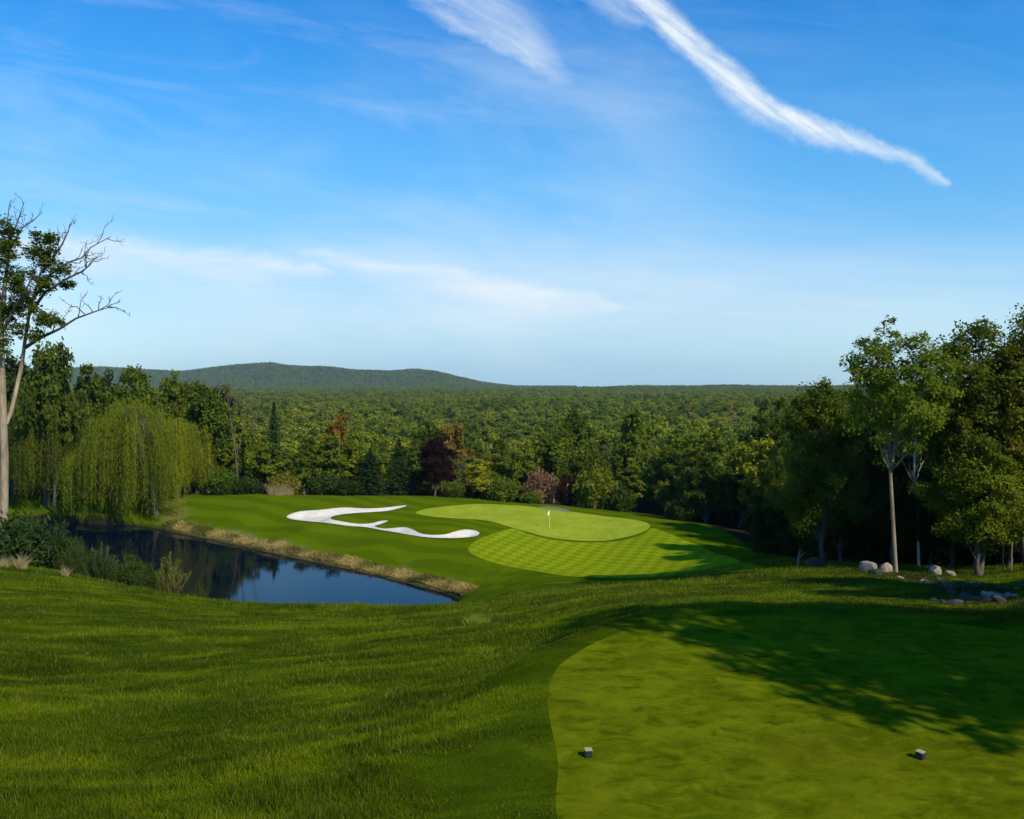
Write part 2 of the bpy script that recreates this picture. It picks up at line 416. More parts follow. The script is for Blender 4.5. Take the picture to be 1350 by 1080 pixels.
def broadleaf(seed, H=10., R_=3.6, base=.25, nl=9, nc=90, per=70, size=.42, tr=.16, squash=1.0, pale='bark', top=.0, single=False, limbs=True, spread=.8, leafmat='leaf', twigs=0, gap=.0):
    rng = np.random.default_rng(seed)
    z0 = base * H; ch = H - z0
    lob, lr = [], []
    for k in range(nl):
        f = (k + .5) / nl
        zc = z0 + ch * (.2 + .62 * f)
        prof = math.sin(math.pi * min(1, max(0.0, .22 + .68 * f + top * (f - .5)))) ** .8
        a = k * 2.4 + rng.normal() * .5
        r = R_ * spread * prof * (.35 + .5 * rng.random()) * .95
        lob.append((math.cos(a) * r, math.sin(a) * r, zc)); lr.append(R_ * (.36 + .26 * rng.random()) * (.6 + .5 * prof))
    lob.append((0, 0, H - R_ * .42)); lr.append(R_ * .42)
    lob = np.array(lob); lr = np.array(lr)
    li = rng.choice(len(lob), nc, p=lr**2 / (lr**2).sum())
    dv = unit(rng.normal(size=(nc, 3)) + np.array([0, 0, .25]))
    rr = (.45 + .55 * rng.random(nc))
    cc = lob[li] + dv * (lr[li] * rr)[:, None] * np.array([1, 1, squash])
    cc[:, 2] = np.clip(cc[:, 2], z0 * .75, H * .99)
    cr = R_ * .17 * (.7 + .8 * rng.random(nc))
    if gap:
        keep = np.sin(cc[:, 0] * 2.1 + seed) * np.sin(cc[:, 1] * 1.9) * np.sin(cc[:, 2] * 1.7 + seed) < 1 - gap
        cc, cr, li = cc[keep], cr[keep], li[keep]
    ctr = np.array([0, 0, z0 + ch * .45])
    g = Geo(); t = g if single else Geo()
    clump_leaves(g, rng, cc, cr, per, size, ctr)
    # trunk with a lean, limbs to the lobes, twigs to the sprays
    th = H * .86
    tp = np.array([[0, 0, -.5], [0, 0, 0], [rng.normal()*.02*H, rng.normal()*.02*H, z0], [rng.normal()*.03*H, rng.normal()*.03*H, z0 + ch*.4], [rng.normal()*.03*H, rng.normal()*.03*H, th]])
    mi = 1 if single else 0
    t.tube(tp, [tr*1.6, tr*1.3, tr, tr*.65, tr*.12], 9 if not single else 6, mi)
    if limbs:
        for l, r in zip(lob, lr):
            f = np.clip((l[2] - .22 * ch - z0 * .9) / (th), .12, .8)
            zz = max(f * th, z0 * .97 + (ch * .35 * rng.random() if base > .4 else 0))
            st = np.array([np.interp(zz, tp[:, 2], tp[:, 0]), np.interp(zz, tp[:, 2], tp[:, 1]), zz])
            t.tube(bend(st, l, rng, 5, .05, .05), np.array([.42, .34, .26, .17, .07]) * tr, 5, mi)
        for k in range(min(twigs, len(cc))):
            t.tube(bend(lob[li[k]] * [.9, .9, .97], cc[k], rng, 4, .07), np.array([.16, .12, .08, .03]) * tr, 4, mi)
    if single: return g.build('wood_tree', [M[leafmat], M[pale]])
    return t.build('trunk', [M[pale]]), g.build('crown', [M[leafmat]])

def conifer(seed, H=10., R_=2.6, per=34, tr=.14):
    rng = np.random.default_rng(seed); g, t = Geo(), Geo()
    t.tube([[0, 0, -.3], [0, 0, H*.3], [0, 0, H*.98]], [tr*1.2, tr, .02], 7)
    z = H * .04
    while z < H * .985:
        f = z / H; r = R_ * (1 - f) ** .85 * (.85 + .3 * rng.random()) + .08
        nb = max(4, int(11 * (1 - f) + 4))
        for a in rng.random() * 6.28 + np.arange(nb) * 6.283 / nb + rng.normal(size=nb) * .15:
            rb = r * (.7 + .4 * rng.random()); n = max(6, int(per * rb / R_ + 5))
            s = rng.random(n) ** .7
            d = np.array([math.cos(a), math.sin(a), 0]); side = np.array([-d[1], d[0], 0])
            w = (rng.random(n) - .5) * .75 * (1.15 - s) * rb * .8
            c = d * (s * rb)[:, None] + side * w[:, None]
            c[:, 2] = z - s * rb * (.34 - .25 * f) + (s ** 2) * rb * .12 + rng.normal(size=n) * .06 - np.abs(w) * .15
            nrm = rng.normal(size=(n, 3)) * .45 + np.array([0, 0, 1.]) + d * .3
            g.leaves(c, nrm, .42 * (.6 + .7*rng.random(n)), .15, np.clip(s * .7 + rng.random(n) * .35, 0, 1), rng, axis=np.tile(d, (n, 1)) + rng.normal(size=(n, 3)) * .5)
        z += H * .028 * (1.25 - f * .6)
    return t.build('trunk', [M['bark']]), g.build('crown', [M['needle']])

def willow(seed, H=13., R_=6., tips=85, per=17, zmin=1.0, lean=0.0):
    rng = np.random.default_rng(seed); g, t = Geo(), Geo()
    trk = np.array([[0, 0, -.4], [0, 0, 0], [.1 + lean * .15, .1, H*.18], [lean*.5, .2, H*.36]])
    t.tube(trk, [.42, .36, .3, .26], 9)
    C, NR, LL, TT = [], [], [], []
    for k in range(tips):
        a = rng.random() * 6.283; r = R_ * math.sqrt(rng.random()) * (.8 + .3*math.sin(3*a + seed))
        zt_ = H * (1 - .42 * (r / R_) ** 2.2) * (.74 + .28 * rng.random()) if k > 9 else H * (.86 + .14 * rng.random())
        tip = np.array([lean + r * math.cos(a), r * math.sin(a), zt_])
        t.tube(bend(trk[-1], tip * [.92, .92, .97], rng, 6, .04, .10), np.array([.16, .12, .09, .06, .04, .015]), 5)
        tone = rng.random()
        fall = min(zt_ - zmin - rng.random() * 1.2, (4.5 + 9 * rng.random()))
        for j in range(per):
            o = rng.normal(size=2) * R_ * .068
            top = tip + [o[0], o[1], rng.normal() * .35 - .5 * math.hypot(*o)]
            ln = max(1.0, fall * (.55 + .5 * rng.random())); n = int(ln / .2)
            s = np.linspace(0, 1, n)
            dirn = unit(np.array([tip[0] - lean, tip[1], 0]) + 1e-6)
            c = top + dirn * (np.sin(np.minimum(s * 3.5, 1.57))[:, None] * .55) + np.array([0, 0, -1.]) * (s * ln)[:, None]
            c += rng.normal(size=(n, 3)) * [.07, .07, .05]
            C.append(c); NR.append(rng.normal(size=(n, 3)) * [1, 1, .35] + dirn * .5); TT.append(np.clip(tone * .9 + rng.random(n) * .2 + .1 * (1 - s), 0, 1))
    C = np.concatenate(C); n = len(C)
    g.leaves(C, np.concatenate(NR), .34 * (.7 + .6*rng.random(n)), .085, np.concatenate(TT), rng, axis=np.array([0, 0, -1.]) + rng.normal(size=(n, 3)) * .3)
    return t.build('trunk', [M['bark']]), g.build('crown', [M['leaf']])

def shrub(seed, H=1.6, R_=1.2, stems=26, per=60, size=.11, upright=.5, asp=.4):
    rng = np.random.default_rng(seed); g, t = Geo(), Geo()
    for k in range(stems):
        a = rng.random() * 6.283; r = R_ * math.sqrt(rng.random())
        h = H * (1 - .5 * (r / R_) ** 2) * (.6 + .45 * rng.random())
        b0 = np.array([math.cos(a) * r * .3, math.sin(a) * r * .3, -.1]); b1 = np.array([math.cos(a) * r, math.sin(a) * r, h])
        p = bend(b0, b1, rng, 5, .05, .04); t.tube(p, np.array([.022, .018, .014, .009, .004]) * H, 4)
        s = .15 + .87 * rng.random(per) ** .8
        c = np.stack([np.interp(s, np.linspace(0, 1, 5), p[:, i]) for i in range(3)], 1) + rng.normal(size=(per, 3)) * H * (.10 * (1.25 - upright))
        ax = np.tile(unit(b1 - b0), (per, 1)) * upright * 2 + rng.normal(size=(per, 3))
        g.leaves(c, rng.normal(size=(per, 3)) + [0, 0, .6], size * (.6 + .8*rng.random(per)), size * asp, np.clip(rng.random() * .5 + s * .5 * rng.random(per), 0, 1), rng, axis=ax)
    return t.build('stem', [M['bark']]), g.build('foliage', [M['leaf']])

def bare(seed, path, rad, twig=9, depth=2, spread=.5, barkm='palebark'):
    rng = np.random.default_rng(seed); t = Geo()
    def rec(p, r, lev):
        t.tube(p, r, 7 if lev == 0 else 4)
        if lev >= depth: return
        L = np.linalg.norm(p[-1] - p[0])
        for k in range(twig if lev == 0 else 4):
            f = .35 + .63 * rng.random(); i = min(len(p) - 2, int(f * (len(p) - 1)))
            q = p[i] + (p[i+1] - p[i]) * (f * (len(p) - 1) - i)
            dr = unit(unit(p[-1] - p[0]) + rng.normal(size=3) * spread * 1.4 + [0, 0, .25])
            e = q + dr * L * (.22 + .2 * rng.random())
            rr = np.interp(f, np.linspace(0, 1, len(r)), r) * .6
            rec(bend(q, e, rng, 4, .05, .03), np.linspace(rr, max(rr * .15, .006), 4), lev + 1)
    rec(np.asarray(path, float), np.asarray(rad, float), 0)
    return t.build('trunk', [M[barkm]])

def place(name, meshes, loc, H0, H, R0, Rw, label, cat, col, rot=0.0, group=None, parts=('trunk', 'crown'), sink=0.0):
    e = empty(name, (loc[0], loc[1], loc[2] - sink), label, cat, group)
    e.scale = (Rw / R0, Rw / R0, H / H0); e.rotation_euler = (0, 0, rot)
    for pn, me in zip(parts, meshes):
        o = link(pn, me, e); o.color = (*col, 1)
    return e
def ground_at(px, d):
    x = (px - CX) / F0 * d
    return np.array([x, d, float(zt([x], [d])[0])])

# ------------------------------------------------------------------ ground, water, turf sheets
rows = np.concatenate([np.arange(-24, 8, 1.0), np.arange(8, 30, .22), np.arange(30, 64, .4), np.arange(64, 136, .42), np.geomspace(136, 6200, 260)])
cols = np.linspace(-1, 1, 620)
Y, U_ = np.meshgrid(rows, cols, indexing='ij')
X = U_ * (np.maximum(Y, 0) * .86 + 26)
x, y = X.ravel(), Y.ravel()
z = zt(x, y)
def sink_in(poly, z, dep, w0=-.15, w1=-.7):
    P = np.asarray(poly); m = (x > P[:, 0].min()) & (x < P[:, 0].max()) & (y > P[:, 1].min()) & (y < P[:, 1].max())
    sd = sdist(poly, x[m], y[m]); z[m] -= dep * sstep(w0, w1, sd)
sink_in(TEE, z, .06, -.01, -.4); sink_in(GREEN, z, .15); sink_in(FAIR, z, .15); sink_in(SAND, z, .75, -.05, -.5)
g = Geo(); nr, ncl = X.shape
i = np.arange(nr - 1)[:, None] * ncl; j = np.arange(ncl - 1)[None]
g.add(np.stack([x, y, z], 1), np.stack([i+j, i+j+1, i+ncl+j+1, i+ncl+j], -1), .5, 0, True)
me = g.build('ground', [M['ground']])
dry = np.zeros(len(x)); soil = np.zeros(len(x))
m = (y > 50) & (y < 140) & (np.abs(x + 35) < 62)
sp = sdist(POND, x[m], y[m]); ppx = CX + F0 * x[m] / y[m]
farside = (y[m] > np.interp(ppx, [0, 606], [104, 75]))
dry[m] = sstep(2.3, .8, sp + vnoise(x[m]/2.2, y[m]/2.2, 6) * 3.0) * farside * sstep(190, 260, ppx)
nb = sstep(-20, 60, ppx) * sstep(240, 120, ppx) * (y[m] > 100)
dry[m] = np.maximum(dry[m], .55 * sstep(200, 225, ppx) * sstep(262, 235, ppx) * (y[m] > 108) * (vnoise(x[m]/2, y[m]/2, 4) > -.12))
soil[m] = sstep(.5, -.3, sp)
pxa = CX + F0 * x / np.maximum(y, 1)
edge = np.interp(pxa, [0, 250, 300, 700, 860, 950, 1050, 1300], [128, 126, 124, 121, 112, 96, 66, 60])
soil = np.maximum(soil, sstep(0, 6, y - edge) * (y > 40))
# dry stone ditch on the right
DITCH = np.array([hit(1200, 757), hit(1240, 768), hit(1280, 782), hit(1330, 800), (18.5, 24), (21, 19)])
dd = np.full(len(x), 99.)
m = (y > 12) & (y < 60)
for a, b in zip(DITCH[:-1], DITCH[1:]):
    e = b - a; t = np.clip(((x[m]-a[0])*e[0] + (y[m]-a[1])*e[1]) / (e@e), 0, 1)
    dd[m] = np.minimum(dd[m], np.hypot(x[m]-a[0]-t*e[0], y[m]-a[1]-t*e[1]))
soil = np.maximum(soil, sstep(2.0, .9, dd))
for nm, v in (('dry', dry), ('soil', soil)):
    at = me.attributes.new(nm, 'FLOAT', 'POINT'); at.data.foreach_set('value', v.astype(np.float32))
tag(link('ground', me), kind='structure')

def sheet(name, poly, m, step, lift, carve=0.0, clen=1.0):
    P = np.asarray(poly); n = len(P)
    gx, gy = np.meshgrid(np.arange(P[:, 0].min(), P[:, 0].max(), step), np.arange(P[:, 1].min(), P[:, 1].max(), step))
    q = np.stack([gx.ravel(), gy.ravel()], 1)
    q = q[sdist(poly, q[:, 0], q[:, 1]) < -step * .45]
    allv = [Vector(p) for p in P] + [Vector(p) for p in q]
    ov, oe, of, *_ = mgeo.delaunay_2d_cdt(allv, [(k, (k + 1) % n) for k in range(n)], [], 1, 1e-5)
    vx = np.array([v[0] for v in ov]); vy = np.array([v[1] for v in ov])
    zz = zt(vx, vy) + lift
    if carve: zz -= carve * sstep(0, -clen, sdist(poly, vx, vy))
    me = bpy.data.meshes.new(name)
    me.from_pydata([tuple(t) for t in zip(vx, vy, zz)], [], [tuple(f) for f in of])
    for p_ in me.polygons: p_.use_smooth = True
    me.materials.append(m); me.update()
    o = link(name, me); tag(o, kind='structure'); return o
sheet('tee_ground', TEE, M['tee'], .35, .006)
sheet('putting_green', GREEN, M['green'], .7, .035)
sheet('fairway', FAIR, M['fair'], .7, .03)
sheet('sand_bunker', SAND, M['sand'], .45, .03, .55, 1.6)
pth = smooth_hit([(708,669.5),(722,668.6),(738,670.6),(752,674.6),(748,676),(733,672.4),(716,670.4)], 4)
sheet('cart_path', pth, M['path'], .4, .06)
PW = smooth_poly([np.array(c) for c in POND[::6]], 3); ctrp = PW.mean(0)
wp = POND + unit(POND - ctrp) * 2.2
me = bpy.data.meshes.new('pond_water'); me.from_pydata([(a, b, 0.0) for a, b in wp], [], [list(range(len(wp)))]); me.materials.append(M['water'])
tag(link('pond_water', me), kind='structure')

# ------------------------------------------------------------------ grass
def blades(name, x, y, h, w, m, rng, lean=.35, tone=None, zoff=-.01, seg=2):
    n = len(x); z = zt(x, y) + zoff
    a = rng.random(n) * 6.283; l = lean * rng.random(n) * h
    base = np.stack([x, y, z], 1); dirn = np.stack([np.cos(a), np.sin(a), 0*a], 1)
    b = rng.random(n) * 6.283; side = np.stack([np.cos(b), np.sin(b), 0*b], 1) * (w / 2)[:, None]
    up = np.array([0, 0, 1.])
    mid = base + up * (h*.55)[:, None] + dirn * (l*.3)[:, None]
    tip = base + up * h[:, None] + dirn * l[:, None]
    v = np.stack([base - side, base + side, mid - side*.8, mid + side*.8, tip - side*.12, tip + side*.12], 1)
    k = np.arange(n)[:, None] * 6
    q = np.stack([k + [0, 1, 3, 2], k + [2, 3, 5, 4]], 1)
    g = Geo(); g.add(v, q, np.repeat(rng.random(n) if tone is None else tone, 6), 0, True)
    o = link(name, g.build(name, [m])); tag(o, kind='stuff'); return o
rng = np.random.default_rng(5)
n = 640000
d = np.exp(rng.uniform(math.log(9.5), math.log(66), n)); x = rng.uniform(-.70, .70, n) * d
keep = (sdist(TEE, x, d) > .04) & (sdist(POND, x, d) > .3)
pxk = CX + F0 * x / d
keep &= ~((pxk > 1180) & (d > 26) & (d < 50) & (rng.random(n) < .5))
x, d = x[keep], d[keep]
mown = sstep(2.6, .8, sdist(TEE, x, d)) * .5
tuft = np.clip(vnoise(x/.8, d/.8, 11) * 1.4 + vnoise(x/.3, d/.3, 12) + vnoise(x/2.6, d/2.6, 13) * 1.3 + .5, .05, 1.8)
h = (.045 + .12 * rng.random(len(x)) * tuft) * (1 - mown) * (1 + sstep(25, 60, d) * .6)
tall = rng.random(len(x)) > .992
h[tall & (x < 0.2)] *= 2.1
w = .0026 + d * .00046
o = blades('rough_grass', x, d, h, w, M['blade'], rng, .75)
tag(o, 'uneven long green grass covering the near slope', 'grass')
n = 260000
d = np.exp(rng.uniform(math.log(9.6), math.log(21.2), n)); x = rng.uniform(-.02, .70, n) * d
keep = sdist(TEE, x, d) < -.01
x, d = x[keep], d[keep]
o = blades('tee_grass', x, d, .010 + .016 * rng.random(len(x)), .0035 + d * .00035, M['teeb'], rng, 1.2)
tag(o, 'short mown turf of the teeing ground', 'grass')
# dry fringe of the far bank
E = POND; k = len(E)
seg = []
for q in range(k):
    a, b = E[q], E[(q+1) % k]; px_ = CX + F0 * a[0] / a[1]
    if px_ > 205 and a[1] > np.interp(px_, [0, 606], [104, 74.5]): seg.append((a, b))
n = 15000
s = np.array(seg); ii = rng.integers(0, len(s), n); t = rng.random(n)
pp = s[ii, 0] + (s[ii, 1] - s[ii, 0]) * t[:, None]; tg = unit(s[ii, 1] - s[ii, 0]); nn = np.stack([-tg[:, 1], tg[:, 0]], 1)
sg = np.sign(sdist(POND, pp[:, 0] + nn[:, 0] * .3, pp[:, 1] + nn[:, 1] * .3))
off = .15 + 1.75 * rng.random(n) ** 1.3
pp = pp + nn * (sg * off)[:, None]
o = blades('bank_grass', pp[:, 0], pp[:, 1], (.10 + .20 * rng.random(n)), np.full(n, .06), M['bankb'], rng, 1.6,
           np.clip(vnoise(pp[:, 0]/1.6, pp[:, 1]/1.6, 21) * 1.6 + .5 + rng.normal(size=n) * .2, 0, 1))
tag(o, 'straw coloured dry grass fringing the far pond bank', 'grass')

# ------------------------------------------------------------------ tee markers and flagstick
def cube_mesh(name, sx, sy, sz, m, bev=.006, z0=0):
    bm = bmesh.new(); bmesh.ops.create_cube(bm, size=1)
    for v in bm.verts: v.co = Vector((v.co.x * sx, v.co.y * sy, (v.co.z + .5) * sz + z0))
    bmesh.ops.bevel(bm, geom=bm.edges[:], offset=bev, segments=2, affect='EDGES')
    me = bpy.data.meshes.new(name); bm.to_mesh(me); bm.free(); me.materials.append(m); return me
blk = cube_mesh('block', .118, .118, .105, M['ink'], .008, -.005); cap = cube_mesh('top_plate', .122, .122, .014, M['wood'], .004, .100)
stp = cube_mesh('red_band', .014, .112, .02, M['red'], .003, .076)
for px, py, rz, lab in ((776, 1000, .05, 'wooden tee marker block near the curved edge of the tee, set square'),
                        (1216, 1003, .62, 'wooden tee marker block turned at an angle, close to the tree shadow')):
    d = (CAMZ - 14.0) * F0 / (py - HY)
    e = empty('tee_marker', ((px - CX) / F0 * d, d + .06, 14.012), lab, 'tee marker', 'pair of wooden tee markers'); e.rotation_euler = (0, 0, rz)
    link('block', blk, e); link('top_plate', cap, e); s_ = link('red_band', stp, e); s_.location = (.062, 0, 0)
hx, hd = hit(724.5, 697)
hz = float(zt([hx], [hd])[0]) + .03
e = empty('flagstick', (hx, hd, hz), 'pale yellow flagstick with limp flag standing on the putting green', 'flagstick')
g = Geo(); g.tube([[0, 0, -.05], [0, 0, 1.1], [0, 0, 2.18]], [.029, .027, .024], 10); g.tube([[0, 0, 2.17], [0, 0, 2.2], [0, 0, 2.24]], [.034, .036, .004], 10)
link('pole', g.build('pole', [M['pole']]), e)
g = Geo(); nu, nv = 9, 7; vs = []
for a in range(nu):
    for b_ in range(nv):
        u, v = a / (nu - 1), b_ / (nv - 1)
        q_ = .29 * u * (1 - .30 * v); vs.append((-.03 - .8 * q_ + .05 * math.sin(u * 9 + v) * u, -.6 * q_, 2.14 - .36 * v - .26 * u ** 1.3))
idx = [[a*nv+b_, a*nv+b_+1, (a+1)*nv+b_+1, (a+1)*nv+b_] for a in range(nu-1) for b_ in range(nv-1)]
g.add(vs, idx, .5, 0, True); link('flag', g.build('flag', [M['flag']]), e)

# ------------------------------------------------------------------ rocks
def rock_mesh(seed, m, sx=1, sy=.8, sz=.7):
    rng = np.random.default_rng(seed); bm = bmesh.new(); bmesh.ops.create_icosphere(bm, subdivisions=4, radius=1)
    pl = [(unit(rng.normal(size=3)), .62 + .3 * rng.random()) for _ in range(11)]
    for v in bm.verts:
        c = np.array(v.co)
        for nrm, dist in pl:
            ov = c @ nrm - dist
            if ov > 0: c = c - nrm * ov * .9
        c *= 1 + .07 * float(vnoise(c[:1] * 3 + seed, c[1:2] * 3 + c[2] * 2, 3)[0]) + .05 * float(vnoise(c[:1] * 9, c[1:2] * 9 + c[2] * 7, 4)[0])
        v.co = Vector(c * [sx, sy, sz])
    me = bpy.data.meshes.new('boulder'); bm.to_mesh(me); bm.free(); me.materials.append(m)
    for p_ in me.polygons: p_.use_smooth = True
    return me
RK = [rock_mesh(s, M['rock']) for s in (1, 2, 3)] + [rock_mesh(s, M['rockd']) for s in (4, 5)]
def boulder(px, py, d, wpx, hpx, me, rz, lab):
    x_, y_, _ = W(px, py, d); z_ = float(zt([x_], [y_])[0])
    o = link('boulder', me); k = wpx / F0 * d / 2
    o.scale = (k, k * .9, hpx / F0 * d * .95); o.location = (x_, y_, z_ + hpx / F0 * d * .2); o.rotation_euler = (0, 0, rz)
    return tag(o, lab, 'boulder', 'boulders along the edge of the dark wood')
boulder(1075, 745, 56.5, 31, 15, RK[3], .4, 'dark grey rounded boulder beside the pale forked stub')
boulder(1099, 745, 55, 15, 7, RK[4], 1.4, 'small flat brown stone next to the dark grey boulder')
boulder(1145, 752, 50, 30, 16, RK[0], 2.0, 'large pale boulder, wider one of the touching pair by the tall trunk')
boulder(1169, 753, 49.5, 20, 15, RK[1], .3, 'smaller pale boulder of the touching pair, against the tall trunk')
boulder(1155, 757, 48, 22, 8, RK[4], 2.5, 'low brown rock in front of the touching pale boulders')
boulder(1232, 752, 50, 24, 15, RK[2], 1.1, 'tan pointed boulder at the head of the stone ditch')
boulder(1252, 754, 49.5, 16, 8, RK[1], 2.2, 'small tan rock just past the pointed boulder at the ditch head')
rng = np.random.default_rng(77)
seglen = np.cumsum([0] + [np.hypot(*(b - a)) for a, b in zip(DITCH[:-1], DITCH[1:])])
for k in range(105):
    s_ = seglen[-1] * rng.random() * .93
    x_ = np.interp(s_, seglen, DITCH[:, 0]); y_ = np.interp(s_, seglen, DITCH[:, 1])
    x_ += rng.normal() * .85; y_ += rng.normal() * .85
    r_ = .10 + .20 * rng.random() ** 2
    o = link('ditch_stone', RK[int(rng.integers(0, 5)) if rng.random() < .12 else 3 + int(rng.integers(0, 2))])
    o.scale = (r_ * (1 + .5 * rng.random()), r_, r_ * .7); o.rotation_euler = (rng.normal() * .2, rng.normal() * .2, rng.random() * 6.28)
    o.location = (x_, y_, float(zt([x_], [y_])[0]) + r_ * .15)
    tag(o, 'rough stone lining the dark ditch right of the tee', 'stone', 'stones lining the ditch')
for px, py, d, r_ in ((1299, 795, 33, .30), (1308, 796, 32.5, .36), (1318, 799, 32, .30), (1330, 802, 31.5, .34), (1340, 803, 31, .26)):
    x_, y_, _ = W(px, py, d)
    o = link('ditch_stone', RK[0]); o.scale = (r_, r_ * .7, r_ * .55); o.rotation_euler = (.2, 0, px); o.location = (x_, y_, float(zt([x_], [y_])[0]) + .08)
    tag(o, 'whitish stone in the pale row on the near lip of the ditch', 'stone', 'whitish stones on the ditch lip')

# ------------------------------------------------------------------ tree kinds
print('trees...')
MID = [broadleaf(100 + k, 10, [3.4, 4.0, 3.0, 3.7, 4.2][k], [.14, .1, .18, .12, .22][k], 9 + k % 3, 120, 75, .40, .15, gap=.35, twigs=30) for k in range(5)]
MR = [3.4, 4.0, 3.0, 3.7, 4.2]
FOR = [broadleaf(200 + k, 10, [3.6, 4.2, 3.2, 3.9, 4.4, 3.4][k], [.12, .16, .2, .14, .22, .1][k], 8, 100, 84, .37, .15, single=True, gap=.3) for k in range(6)]
FR = [3.6, 4.2, 3.2, 3.9, 4.4, 3.4]
FAR = [broadleaf(300 + k, 10, [4.6, 5.4, 3.9, 5.0, 4.4, 3.2][k], .1, [7, 10, 5, 8, 12, 6][k], 66, 60, .54, .15, single=True, limbs=False, leafmat='farleaf', gap=.2) for k in range(6)]
CON = [conifer(400, 10, 2.6), conifer(401, 10, 3.1)]

def spot_tree(name, px, top, wpx, d, label, col, proto, H0=10., R0=4., base=None, rot=0., cat='tree', group=None, parts=('trunk', 'crown')):
    loc = ground_at(px, d)
    H = CAMZ - (top - HY) / F0 * d - loc[2]
    return place(name, proto, loc, H0, H, R0, wpx / F0 * d * .5, label, cat, col, rot, group, parts)
def mid(px, top, wpx, d, label, col, k, rot=0., name='broadleaf_tree', group='trees edging the golf hole'):
    return spot_tree(name, px, top, wpx, d, label, col, MID[k % 5], 10, MR[k % 5] * 1.02, rot=rot, group=group)
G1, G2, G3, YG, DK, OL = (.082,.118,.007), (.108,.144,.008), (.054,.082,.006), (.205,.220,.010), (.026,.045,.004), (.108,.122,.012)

# row behind the green and fairway
mid(355, 585, 62, 128, 'bright green leafy tree behind the straw grass clump', G2, 0, .4)
mid(400, 590, 60, 127, 'mid green tree between the straw grass clump and the two spruces', G1, 1, 2.0)
mid(440, 572, 66, 131, 'tall rounded green tree close beside the two dark spruces', G2, 2, 1.0)
spot_tree('spruce_tree', 488, 590, 52, 124, 'shorter of the two dark spruces behind the bunker', (.016,.036,.008), CON[0], 10, 2.7, rot=.5, group='dark spruces behind the bunker')
spot_tree('spruce_tree', 526, 577, 54, 126, 'taller dark spruce standing beside the purple maple', (.018,.038,.009), CON[1], 10, 3.1, rot=2.5, group='dark spruces behind the bunker')
spot_tree('purple_maple', 573, 582, 64, 124, 'dark purple leaved maple with short trunk behind the bunker', (.017,.006,.008), broadleaf(510, 10, 3.9, .12, 12, 200, 85, .30, .14, top=-.1), 10, 4.0, cat='maple')
mid(636, 604, 62, 124, 'round yellow-green tree beside the purple maple with thin trunk', YG, 3, .3)
mid(690, 590, 60, 130, 'mid green tree behind the low yellow-green shrubs', G2, 4, 1.3)
mid(763, 540, 74, 150, 'tall dark trunked tree rising behind the flag', G3, 0, 1.9)
mid(835, 536, 82, 150, 'tall broad green tree rising just beyond the far right of the green', G1, 1, 2.9)
mid(838, 612, 56, 122, 'smaller mid green tree at the back corner of the green', G2, 2, .2)
mid(876, 632, 40, 118, 'small olive tree with thin crown by the back corner of the green', OL, 4, .9)
mid(930, 598, 74, 106, 'dark green spreading tree on the slope beside the fairway', (.044,.074,.006), 1, .8)
mid(985, 580, 80, 112, 'yellow-green tree behind the dark spreading tree on the slope', (.135,.165,.007), 3, 2.4)
mid(1030, 560, 70, 100, 'olive green tree half hidden beside the dark wood', G2, 2, 1.2)
mid(890, 570, 78, 135, 'broad mid green tree standing behind the small olive tree', G1, 4, 2.2)
mid(725, 585, 46, 135, 'narrow green tree with visible stems above the pink bush', G3, 2, .6)
mid(598, 556, 62, 165, 'rust tinged tree rising above the purple maple', (.15,.105,.018), 4, .5)
mid(446, 545, 48, 190, 'orange brown tree among the green wood beyond the spruces', (.20,.125,.012), 0, .5)
mid(410, 600, 24, 140, 'small russet topped tree beyond the bunker', (.115,.078,.016), 3, .5)
spot_tree('spruce_tree', 361, 528, 42, 150, 'tall dark spruce rising beside the thin forked bare trunk', (.020,.044,.009), CON[0], 10, 2.7, rot=1.5)
mid(1010, 545, 84, 130, 'broad dark green tree behind the olive tree at the wood edge', G3, 0, 3.0)

# left side
WIL = [willow(600, 15, 6.6, 125, 16, .2, -3.6), willow(601, 12, 5, 90, 15, 1.2), willow(602, 14, 7, 110, 14, 2.0)]
WC = (.105, .136, .008)
loc = ground_at(206, 114.5); place('willow_tree', WIL[0], loc, 15, 16.6, 6.6, 7.2, 'large weeping willow trailing to the pond edge, biggest of the three', 'willow', WC, .0, 'weeping willows by the pond')
loc = ground_at(233, 121); place('willow_tree', WIL[1], loc, 12, 12.4, 5, 4.6, 'yellowest weeping willow with visible forked trunk on the grass', 'willow', (.140,.168,.008), 1.3, 'weeping willows by the pond')
loc = ground_at(62, 122); place('willow_tree', WIL[2], loc, 14, 17.0, 7, 8.2, 'weeping willow behind the tall bare limbed oak, leaves darkened as if shaded', 'willow', (.072,.096,.006), 2.3, 'weeping willows by the pond')  # leaf colour lowered to stand for partial shade on this willow
mid(180, 477, 88, 138, 'tall round crowned tree rising behind the largest willow', G1, 1, .7)
mid(228, 488, 60, 142, 'rounded green tree between the willows and the forked bare trunk', G1, 3, 1.7)
mid(275, 506, 70, 132, 'dark leafy tree beside the yellowest willow', (.055,.088,.006), 0, 2.7)
mid(303, 532, 50, 136, 'slim green tree behind the thin forked bare trunk', G2, 2, 3.3)
mid(117, 474, 56, 134, 'slender tall tree above the largest willow, next to the round crown', G3, 2, .1)
mid(72, 447, 92, 118, 'very tall dark tree behind the oak and the shade-darkened willow', G3, 4, 1.1)
mid(18, 462, 100, 128, 'dark tree at the picture edge behind the oak trunk', DK, 1, 2.1)
mid(136, 486, 66, 150, 'deep green tree filling the gap behind the slender tall tree', DK, 3, 2.6)
mid(330, 568, 50, 130, 'light green bushy tree next to the tall lone spruce', G2, 1, 4.0)
